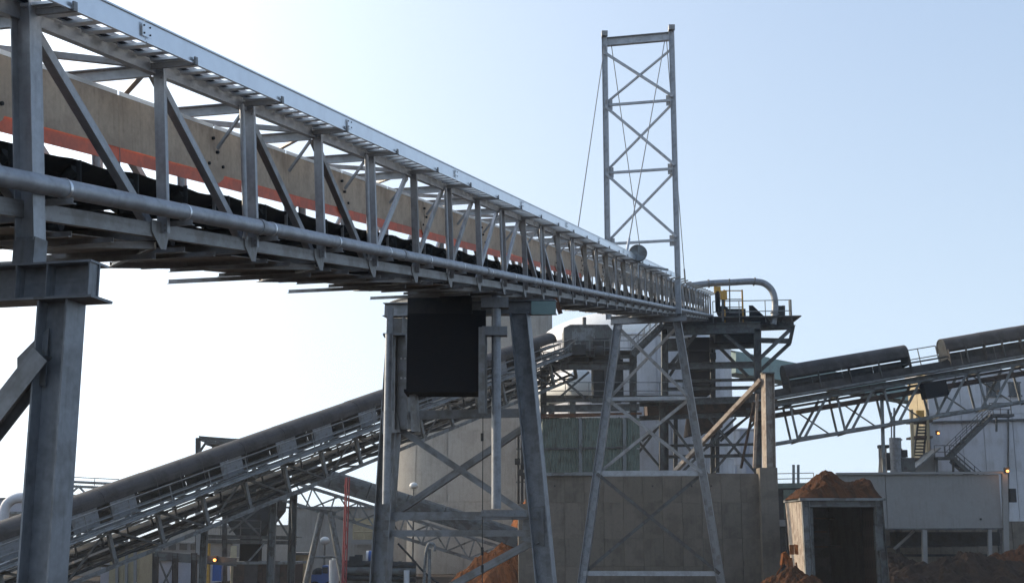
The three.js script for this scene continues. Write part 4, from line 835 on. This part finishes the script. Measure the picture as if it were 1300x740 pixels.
{
  const D = 88, T = new Thing('bin_underframe', 'dark concrete pit wall under the cream bin', 'wall', gnd(P(1200, 700, D + 4)));
  const a = P(960, 660, D + 5), b = P(1330, 660, D + 5); for (let k = 0; k < 8; k++) T.box('panel', V(a.x + (b.x - a.x) * (k + 0.5) / 8, 2.4, -D - 5), (b.x - a.x) / 8 - 0.03, 4.8, 0.4 + (k % 2) * 0.03, M.concrete2);
}

// ---------------------------------------------------------------- bunker shed with bark on its roof
const heapGeo = (f, nr, na) => { // f(u in 0..1, angle) -> [x,y,z]
  const g = new THREE.PlaneGeometry(1, 1, na, nr), p = g.attributes.position, u = g.attributes.uv;
  for (let i = 0; i < p.count; i++) { const c = i % (na + 1), r = Math.floor(i / (na + 1)); const v = f(r / nr, c / na * Math.PI * 2); p.setXYZ(i, ...v); u.setXY(i, v[0] + v[1] * 0.3, v[2] + v[1] * 0.7); }
  g.computeVertexNormals(); return g;
};
{
  const D = 62, T = new Thing('bark_bunker', 'open fronted steel bunker shed with worn side wall and dark inside', 'shed', gnd(P(1073, 700, D)));
  const x0 = P(1024, 690, D).x, x1 = P(1120, 690, D).x, yT = P(1073, 634, D).y, dep = 3.4;
  T.beam('roof_plate', V(x0 - 0.25, yT, -D - dep / 2), V(x1 + 0.25, yT, -D - dep / 2), 'box', dep + 0.4, 0.12, M.oldlight);
  T.beam('lintel', V(x0, yT - 0.22, -D + 0.02), V(x1, yT - 0.22, -D + 0.02), 'C', 0.15, 0.3, M.old);
  T.beam('front_post', V(x0 + 0.08, 0, -D + 0.03), V(x0 + 0.02, yT - 0.07, -D + 0.03), 'H', 0.34, 0.28, M.oldlight); T.beam('front_post', V(x0 + 0.32, 0, -D - 0.1), V(x0 + 0.32, yT - 0.4, -D - 0.1), 'box', 0.14, 0.2, M.old);
  T.beam('front_post', V(x1 + 0.1, 0, -D + 0.03), V(x1 - 0.05, yT - 0.07, -D + 0.03), 'H', 0.34, 0.28, M.old); T.beam('front_post', V(x1 - 0.2, 0, -D - 0.1), V(x1 - 0.2, yT - 0.4, -D - 0.1), 'box', 0.14, 0.2, M.old);
  // planked sides that flare outward toward the rear and top
  for (let k = 0; k < 7; k++) {
    const z0 = -D - 0.1 - k * 0.47, fl = 0.03 + k * 0.01;
    T.beam('side_plank', V(x0 - 0.02, 2.4 * (k / 7), z0 - 0.24), V(x0 - 0.08 - fl, yT - 0.08, z0 - 0.24), 'box', 0.06 + (k % 3) * 0.008, 0.47, M.wood, { up: V(0, 0, 1) });
    T.beam('side_plank', V(x1 + 0.02, 0, z0 - 0.24), V(x1 + 0.08, yT - 0.08, z0 - 0.24), 'box', 0.06, 0.47, M.brown, { up: V(0, 0, 1) });
  }
  // the bay runs on behind, its side wall angling inward
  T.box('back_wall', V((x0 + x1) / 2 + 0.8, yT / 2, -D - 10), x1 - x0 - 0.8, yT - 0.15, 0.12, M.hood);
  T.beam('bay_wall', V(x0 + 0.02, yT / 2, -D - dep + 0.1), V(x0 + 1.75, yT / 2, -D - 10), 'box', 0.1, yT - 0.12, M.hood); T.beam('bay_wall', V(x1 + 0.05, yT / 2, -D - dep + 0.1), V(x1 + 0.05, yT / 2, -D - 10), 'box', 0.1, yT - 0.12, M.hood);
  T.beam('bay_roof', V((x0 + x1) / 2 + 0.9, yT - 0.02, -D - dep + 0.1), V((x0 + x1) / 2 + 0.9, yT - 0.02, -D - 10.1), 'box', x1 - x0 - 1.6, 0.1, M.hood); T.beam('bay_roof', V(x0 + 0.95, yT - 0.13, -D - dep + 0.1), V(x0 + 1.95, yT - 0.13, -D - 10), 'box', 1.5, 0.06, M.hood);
  for (const [py, l] of [[658, 1.6], [675, 1.2], [694, 1.9]]) T.beam('shelf_rail', V(x0 + 0.6, P(1050, py, D + 3).y, -D - 3), V(x0 + 0.6 + l, P(1050, py, D + 3).y, -D - 3), 'box', 0.08, 0.07, M.brown);
  T.box('side_drum', P(1116, 683, D - 0.1), 0.36, 1.2, 0.3, M.old);
}
{
  const D = 62, x0 = P(1012, 650, D).x, x1 = P(1127, 634, D).x, yT = P(1073, 634, D).y + 0.08;
  const c = V((x0 + x1) / 2, yT, -D - 1.6), hw = (x1 - x0) / 2;
  const pk = P(1048, 602, D + 1.6), pk2 = P(1100, 613, D + 1.1);
  const hgt = (x, z) => { const g = (px, pz, h, s) => h * Math.exp(-((x - px) ** 2 + (z - pz) ** 2 * 0.7) / (2 * s * s)); return g(pk.x - c.x, 0, pk.y - yT - 0.35, 0.66) + g(pk2.x - c.x, 0.5, (pk2.y - yT) * 0.75, 0.48) + g(-0.1, 0, 0.3, 1.6) + 0.18; };
  const g = heapGeo((u, a) => { const r = u, cx = Math.cos(a), cz = Math.sin(a), sq = 1 / Math.pow(Math.pow(Math.abs(cx), 6) + Math.pow(Math.abs(cz), 6), 1 / 6); const x = cx * sq * r * hw, z = cz * sq * r * 1.8; const e = Math.min(1, (1 - u) * 4.5); return [x + (fbm(a * 3 + 9, u * 5, 999, 5, 3) - 0.5) * 0.2 * u, Math.max(0, hgt(x, z) * e + (fbm(x * 3 + 20, z * 3 + 20, 999, 6, 4) - 0.5) * 0.3 * e + (fbm(x * 11 + 20, z * 11 + 20, 4096, 16, 3) - 0.5) * 0.16 * e) - (u > 0.98 ? 0.03 : 0), z]; }, 90, 220);
  const T = new Thing('bark_heap', 'two humped heap of brown bark lying on the bunker roof', 'heap', c); T.put('bark', g, M.bark, c);
}
function mound(label, px, py, D, rx, rz, m, { jag = 0.5, peakShift = 0 } = {}) {
  const top = P(px, py, D), c = gnd(top), H = top.y, T = new Thing('chip_mound', label, 'heap', c);
  const s = Math.floor(rnd() * 900);
  const g = heapGeo((u, a) => { const k = 1 - u, rad = 1 + 0.25 * (fbm(Math.cos(a) * 2 + 5, Math.sin(a) * 2 + 5, 999, s, 3) - 0.5); const x = Math.cos(a) * u * rx * rad, z = Math.sin(a) * u * rz * rad; const y = H * Math.pow(k, 0.9) * (1 - 0.0 * u); return [x, y + (fbm(x * 1.8 + 40, z * 1.8 + 40, 999, s + 3, 5) - 0.5) * jag * (u < 0.97 ? Math.min(1, u * 8 + 0.2) : 0) + (fbm(x * 7 + 40, z * 7 + 40, 4096, s + 13, 3) - 0.5) * 0.2 * (u < 0.97 ? 1 : 0) - (u > 0.97 ? 0.06 : 0), z]; }, 90, 260);
  T.put('chips', g, m, c); return T;
}
mound('orange sawdust mound at the foot of the descending conveyor', 637, 688, 80, 4.0, 4.0, M.sawdust, { jag: 0.9 });
mound('orange sawdust mound peaking just behind the tower leg', 666, 704, 82, 3.2, 3.2, M.sawdust);
mound('high sawdust mound showing above the end of concrete wall', 671, 627, 86, 3.4, 3.4, M.sawdust);
mound('low dark bark mound in front of the bunker mouth', 1006, 719, 57, 3.6, 3.0, M.bark);
mound('broad dark bark mound below the cream bin', 1235, 701, 74, 9.5, 5, M.dirt, { jag: 0.9 });
mound('bark mound with orange crest beside the bin corner post', 1310, 689, 78, 7.5, 5, M.bark, { jag: 0.9 });
mound('dark bark mound between bunker and bin legs', 1128, 700, 78, 6.5, 4, M.dirt, { jag: 0.8 });
{
  const c = P(1003, 708, 60), T = new Thing('torn_bark_roll', 'small torn clump of orange bark leaning on the bunker side', 'bark clump', gnd(c));
  for (let k = 0; k < 16; k++) { const p = c.clone().add(V(rr(-0.35, 0.35), rr(-0.5, 0.6), rr(-0.3, 0.3))); T.beam('bark_strip', p, p.clone().add(V(rr(-0.3, 0.3), rr(-0.6, -0.1), rr(-0.2, 0.2))), 'box', rr(0.1, 0.25), 0.04, M.sawdust, { roll: rr(0, 3) }); }
  T.pipe('stump', gnd(c), c, 0.3, M.sawdust, { seg: 9, r2: 0.12 });
}
{
  const D = 90, T = new Thing('green_container', 'dark green machinery container with thin railing behind the pilaster', 'container', gnd(P(1005, 650, D)));
  const a = P(982, 617, D), b = P(1026, 740, D); T.box('body', V((a.x + b.x) / 2, (a.y + b.y) / 2, -D - 1.5), b.x - a.x, a.y - b.y, 3, M.dark);
  T.box('panel', P(1010, 640, D - 0.05), 1.6, 2.0, 0.08, M.green); T.beam('top_beam', P(981, 617, D - 0.1), P(1030, 616, D - 0.1), 'box', 0.2, 0.35, M.green); T.beam('base_beam', P(981, 664, D - 0.1), P(1010, 664, D - 0.1), 'box', 0.25, 0.45, M.cream);
  T.rail([P(984, 615, D), P(1034, 614, D)], M.cream, { h: 0.75, step: 1.6, r: 0.03 }); for (const x of [1008, 1014]) T.pipe('vent', P(x, 616, D), P(x, 590, D), 0.1, M.oldlight);
}

// ---------------------------------------------------------------- left and middle background
const bld = (name, label, x0, x1, yT, D, m, dep, extra) => {
  const a = P(x0, yT, D), b = P(x1, yT, D), w = b.x - a.x, T = new Thing(name, label, 'building', V((a.x + b.x) / 2, 0, -D - dep / 2));
  T.box('wall', V((a.x + b.x) / 2, a.y / 2, -D - dep / 2), w, a.y, dep, m); const n = Math.max(2, Math.round(w / 3));
  for (let k = 0; k < n; k++) T.box('wall_panel', V(a.x + w * (k + 0.5) / n, a.y / 2, -D + 0.01), w / n - 0.06, a.y - 0.08, 0.08 + (k % 2) * 0.02, m);
  T.beam('roof_edge', V(a.x - 0.2, a.y + 0.06, -D - dep / 2), V(b.x + 0.2, a.y + 0.06, -D - dep / 2), 'box', dep + 0.4, 0.16, M.oldlight); if (extra) extra(T, a, b); return T;
};
bld('long_shed', 'long grey metal shed behind the A shaped support', 366, 500, 645, 112, M.beige2, 14, (T) => {
  const p = P(467, 672, 111.8); T.box('opening', p, 2.6, 1.9, 0.1, M.ochre); T.rail([P(448, 684, 111), P(488, 684, 111)], M.ochre, { h: 1.2, step: 0.9, r: 0.05 }); T.beam('gutter', P(446, 688, 111), P(490, 688, 111), 'box', 0.5, 0.4, M.cream);
});
bld('pale_shed', 'low pale blue shed behind the dark trestle frame', 128, 262, 712, 104, M.bluewall, 12);
bld('cream_hall', 'cream hall with pale eaves behind lattice of inclined conveyor', 95, 260, 690, 126, M.cream, 18, (T, a, b) => { for (let k = 0; k < 5; k++) { const w = T.box('window', P(190 + k * 14, 694, 125.8), 0.7, 0.6, 0.06, M.glass); } });
bld('grey_hall', 'grey flat hall behind the open roof frame', 205, 375, 668, 138, M.beige2, 16);
bld('cream_block', 'small cream block beside the pale green A support', 372, 387, 704, 94, M.ochre, 3);
bld('brown_hut', 'olive brown machine hut under the dark hopper', 296, 372, 716, 86, M.brown, 4, (T) => { for (const x of [318, 346]) T.box('door', P(x, 730, 85.9), 0.9, 1.8, 0.08, M.hood); });
bld('ochre_block', 'ochre stair block behind lower lattice of the inclined conveyor', 140, 178, 690, 98, M.ochre, 4, (T) => { for (const x of [148, 160, 171]) T.beam('post', gnd(P(x, 740, 97.8)), P(x, 684, 97.8), 'box', 0.2, 0.2, M.cream); });
bld('plant_building', 'weathered beige plant building at the far edge beside curved vent pipe', -40, 34, 652, 92, M.beige2, 10, (T) => { T.box('window', P(18, 664, 91.9), 1.2, 0.9, 0.06, M.rust); });
bld('grey_block', 'tall grey block beyond the curved vent pipe', -60, 8, 634, 108, M.bluewall, 8);
{
  const D = 86, T = new Thing('vent_pipe', 'pale gooseneck vent pipe curving over beside the portal column', 'pipe', gnd(P(5, 690, D)));
  T.tube('pipe', [[4, 770], [4, 690], [4, 652], [8, 640], [18, 633], [32, 632], [50, 636], [58, 650]].map(([x, y]) => P(x, y, D)), 0.34, M.white, { seg: 60, rad: 16 });
}
{
  const D = 120, T = new Thing('pipe_bridge', 'hazy lattice pipe bridge beyond the inclined conveyor hood', 'pipe bridge', gnd(P(120, 680, D)));
  const ys = (x) => 616 + (x - 60) * 0.045;
  for (const [dy, d] of [[0, 0], [12, 0], [0, 2.5], [12, 2.5]]) T.beam('chord', P(60, ys(60) + dy, D + d), P(215, ys(215) + dy, D + d), 'box', 0.22, 0.25, M.oldlight);
  for (let k = 0; k < 12; k++) { const x = 60 + k * 13; T.beam('diagonal', P(x, ys(x) + (k % 2 ? 0 : 12), D), P(x + 13, ys(x + 13) + (k % 2 ? 12 : 0), D), 'box', 0.16, 0.16, M.oldlight); }
  for (const x of [70, 150, 205]) T.beam('post', gnd(P(x, 700, D + 1)), P(x, ys(x) + 12, D + 1), 'box', 0.3, 0.3, M.oldlight);
  T.pipe('pipe', P(60, 610, D + 1), P(215, 618, D + 1), 0.12, M.oldlight);
  T.rail([P(88, 615, D + 2), P(150, 618, D + 2)], M.oldlight, { h: 0.7, step: 2, r: 0.04 });
}
{
  const D = 112, T = new Thing('monitor_roof', 'grey pitched roof with standing seams below the pipe bridge', 'roof', gnd(P(105, 660, D)));
  for (let k = 0; k < 8; k++) { const x = 70 + k * 12; T.beam('roof_sheet', P(x, 648, D - 2), P(x + 8, 630, D + 3), 'box', 0.84, 0.08, M.oldlight); }
  T.box('gable_wall', P(118, 660, D + 1), 7.4, 2.2, 3, M.white2);
}
{ // open roof frame + hopper structure
  const D = 88, q = (x, y, d = D) => P(x, y, d);
  const T = new Thing('open_frame', 'tall open steel frame with dark hopper and platform behind the inclined conveyor', 'steel frame', gnd(q(300, 700)));
  for (const [x, y] of [[251, 556], [285, 575], [372, 650]]) for (const d of [D, D + 5]) T.beam('column', gnd(q(x, 740, d)), q(x, y, d), 'H', 0.3, 0.3, M.old);
  T.beam('roof_beam', q(249, 557), q(345, 559), 'C', 0.12, 0.14, M.old); T.beam('roof_beam', q(252, 556, D + 5), q(330, 562, D + 5), 'C', 0.12, 0.3, M.old); T.beam('roof_beam', q(252, 556), q(285, 568, D + 4), 'C', 0.12, 0.3, M.old);
  for (const [a, b, c, d] of [[252, 575, 262, 560], [267, 562, 272, 572], [285, 572, 320, 566]]) T.beam('brace', q(a, b), q(c, d), 'L', 0.14, 0.14, M.old);
  T.beam('eave_sheet', q(270, 566, D + 2), q(345, 564, D + 2), 'box', 5, 0.2, M.old);
  for (const y of [681, 687]) { T.beam('platform_beam', q(252, y), q(376, y + 2), 'C', 0.15, 0.26, M.old, { roll: Math.PI }); T.beam('platform_beam', q(252, y, D + 5), q(376, y + 2, D + 5), 'C', 0.15, 0.26, M.old); }
  T.beam('platform', q(252, 680, D + 2.5), q(376, 682, D + 2.5), 'box', 4.8, 0.08, M.old);
  const hp = [[-2.3, 3.3], [2.3, 3.3], [2.1, 0.6], [0.7, -1.2], [-0.7, -1.2], [-2.1, 0.6]]; T.plate('hopper', q(325, 660, D + 4), V(1, 0, 0), UP, hp, 3, M.dark); T.box('chute', q(318, 700, D + 2), 1.3, 2.0, 1.3, M.black);
  T.beam('brace', q(335, 690), q(310, 718), 'L', 0.12, 0.12, M.oldlight);
  T.rail([q(254, 679), q(330, 680)], M.old, { h: 1.0, step: 1.5, r: 0.03 });
  for (const [x0, y0, x1, y1] of [[290, 640, 330, 680], [335, 640, 290, 676], [350, 655, 372, 690]]) T.beam('lattice', q(x0, y0), q(x1, y1), 'L', 0.14, 0.14, M.old);
}
{
  const D = 80, q = (x, y, d = D) => P(x, y, d), T = new Thing('steel_trestle', 'low dark trestle frame with cross brace in front of pale blue shed', 'steel frame', gnd(q(220, 720)));
  for (const x of [197, 222, 246]) T.beam('column', gnd(q(x, 740)), q(x, 702), 'H', 0.32, 0.32, M.hood);
  T.beam('cap_beam', q(196, 703), q(300, 712), 'C', 0.16, 0.34, M.old); T.beam('cap_beam', q(196, 708, D + 2), q(300, 716, D + 2), 'C', 0.16, 0.3, M.old);
  T.beam('brace', q(202, 712), q(214, 742), 'L', 0.12, 0.12, M.old); T.beam('brace', q(220, 714), q(206, 742), 'L', 0.12, 0.12, M.old);
}
{
  const D = 86, T = new Thing('ochre_duct', 'vertical ochre and cream duct beside glowing warning lamp', 'duct', gnd(P(262, 720, D)));
  T.beam('duct', gnd(P(262, 745, D)), P(262, 690, D), 'box', 0.4, 0.4, M.yellow); T.beam('duct', gnd(P(254, 745, D)), P(254, 650, D), 'box', 0.5, 0.4, M.cream); T.box('cabinet', P(276, 725, D), 0.6, 1.3, 0.5, M.blue);
  T.beam('duct', gnd(P(296, 745, D)), P(296, 695, D + 2), 'box', 0.4, 0.4, M.ochre);
}
{
  const D = 60, T = new Thing('red_lattice_pole', 'thin red lattice pole standing beside the A support', 'pole', gnd(P(437, 740, D)));
  const t = P(438, 606, D).y, b = gnd(P(436, 740, D));
  for (const [x, z] of [[-0.09, 0], [0.09, 0], [0, 0.15]]) T.pipe('rail', b.clone().add(V(x, 0, z)), b.clone().add(V(x + 0.06, t, z)), 0.035, M.red, { seg: 6 });
  const n = Math.round(t / 0.4); for (let k = 0; k < n; k++) { const y0 = t * k / n, y1 = t * (k + 1) / n; T.pipe('lacing', b.clone().add(V(k % 2 ? -0.09 : 0.09, y0, 0)), b.clone().add(V(k % 2 ? 0.09 : -0.09, y1, 0)), 0.02, M.red, { seg: 5 }); }
}
[[412, 690, 90, 'small yard lamp post seen between the legs of the A support'], [525, 620, 100, 'tall yard lamp post in front of the beige silo']].forEach(([px, py, D, label]) => {
  const p = P(px, py, D), T = new Thing('lamp_post', label, 'lamp post', gnd(p)); T.pipe('pole', gnd(p), p, 0.09, M.old, { seg: 8, r2: 0.06 });
  const g = new THREE.SphereGeometry(0.34, 18, 12); g.scale(1, 0.8, 1); T.put('globe', g, M.bright, p.clone().add(V(0, 0.2, 0))); T.pipe('arm', p, p.clone().add(V(-0.3, 0.1, 0)), 0.05, M.old);
});
{
  const D = 72, T = new Thing('pipe_rack', 'low dark rack of horizontal pipes behind the take up tower leg', 'pipe rack', gnd(P(480, 740, D)));
  for (const [y, r, m, z] of [[716, 0.2, M.dark, 0], [724, 0.26, M.old, 0], [733, 0.16, M.dark, 0], [738, 0.2, M.oldlight, 0.4], [720, 0.12, M.oldlight, 1]]) T.pipe('pipe', P(436, y, D + z), P(528, y + 2, D + z), r, m, { seg: 12 });
  for (const x of [440, 462, 486, 508, 526]) T.beam('post', gnd(P(x, 745, D + 0.6)), P(x, 712, D + 0.6), 'H', 0.2, 0.2, M.old);
  T.pipe('valve_stack', P(516, 742, D - 0.3), P(516, 724, D - 0.3), 0.16, M.white, { seg: 12 }); T.pipe('riser', P(545, 742, D), P(545, 697, D), 0.09, M.oldlight, { seg: 12 });
  T.tube('elbow', [[538, 744], [541, 700], [545, 690], [551, 692], [551, 700]].map(([x, y]) => P(x, y, D)), 0.09, M.oldlight);
  for (const [x, y] of [[448, 712], [455, 710], [494, 712]]) T.box('valve', P(x, y, D), 0.4, 0.5, 0.4, M.dark);
  T.tube('hose', [[505, 690], [520, 706], [540, 728], [562, 744]].map(([x, y]) => P(x, y, D)), 0.06, M.dark);
}
{
  const D = 78, T = new Thing('blue_drum_tank', 'small blue tank with white end on the pipe rack', 'tank', P(471, 712, D));
  T.pipe('shell', P(468, 707, D), P(479, 707, D), 0.38, M.blue, { seg: 20 }); T.pipe('end', P(465, 707, D), P(468, 707, D), 0.37, M.white, { seg: 20 });
  for (const x of [469, 477]) T.beam('stand', gnd(P(x, 745, D)), P(x, 713, D), 'box', 0.16, 0.3, M.old);
}
{ // parked blue pickup under the A support
  const D = 88, a = P(394, 760, D), b = P(423, 760, D), w = b.x - a.x, y0 = P(408, 741, D).y - 0.3, T = new Thing('blue_truck', 'blue service truck with a dark load parked under the A support', 'truck', gnd(P(408, 740, D)));
  const cx = (a.x + b.x) / 2;
  const body = [[-0.5 * w, 0.5], [0.5 * w, 0.5], [0.5 * w, 1.05], [0.3 * w, 1.15], [0.22 * w, 1.75], [-0.02 * w, 1.78], [-0.05 * w, 1.15], [-0.5 * w, 1.15]];
  T.plate('body', V(cx, 0, -D - 1.7), V(1, 0, 0), UP, body, 1.7, M.blue);
  for (const x of [-0.33, 0.3]) for (const z of [0.02, -1.55]) T.pipe('wheel', V(cx + x * w, 0.36, -D + z - 0.2), V(cx + x * w, 0.36, -D + z + 0.02), 0.36, M.black, { seg: 18 });
  T.box('window', V(cx + 0.1 * w, 1.45, -D + 0.02), 0.24 * w, 0.4, 0.03, M.glass); const g = new THREE.SphereGeometry(0.5, 16, 8, 0, Math.PI * 2, 0, Math.PI / 2); g.scale(0.85, 0.9, 1.2); T.put('load', g, M.dark, V(cx - 0.28 * w, 1.16, -D - 0.85));
}
{ // white drum near the truck
  const D = 84, p = P(424, 722, D), T = new Thing('white_tank', 'white upright plastic tank beside the red lattice pole', 'tank', gnd(p));
  T.pipe('shell', gnd(p), P(424, 711, D), 0.32, M.white, { seg: 20 }); T.pipe('cap', P(424, 711, D), P(424, 708, D), 0.16, M.bright, { seg: 14 });
}
// small lit warning lamps
[[1270, 499, 107, 'small glowing orange lamp on the conveyor truss near dark windows'], [1280, 598, 84.5, 'small glowing orange lamp on the corner post of the cream bin'], [1192, 550, 108.5, 'small glowing lamp on the wall above the stair landing'], [272, 711, 79.5, 'glowing orange lamp on the low trestle frame']].forEach(([px, py, D, label]) => {
  const p = P(px, py, D), T = new Thing('warning_lamp', label, 'lamp', p, { group: 'small lit plant lamps' });
  T.put('lens', new THREE.SphereGeometry(0.10, 14, 10), M.lampOn, p); T.box('bracket', p.clone().add(V(0, 0.2, -0.1)), 0.3, 0.08, 0.3, M.dark); T.box('back_box', p.clone().add(V(0, 0.05, -0.26)), 0.26, 0.3, 0.14, M.dark);
  const l = new THREE.PointLight(new THREE.Color().setRGB(1, 0.45, 0.15), 0.8, 0, 2); l.position.set(0, 0, 0.25); l.castShadow = true; T.g.add(l); l.name = 'lamp_light';
});

{
  const T = new Thing('hanging_cable', 'thin dark cable with knots hanging inside the take up tower', 'cable', P(612, 740, 31));
  T.pipe('wire', gnd(P(612, 800, 31)), P(613, 530, 31), 0.012, M.dark, { seg: 6 }); for (const y of [555, 700, 722]) T.pipe('clip', P(612, y + 5, 31), P(612, y - 5, 31), 0.04, M.dark, { seg: 6 });
}

renderer.render(scene, camera);
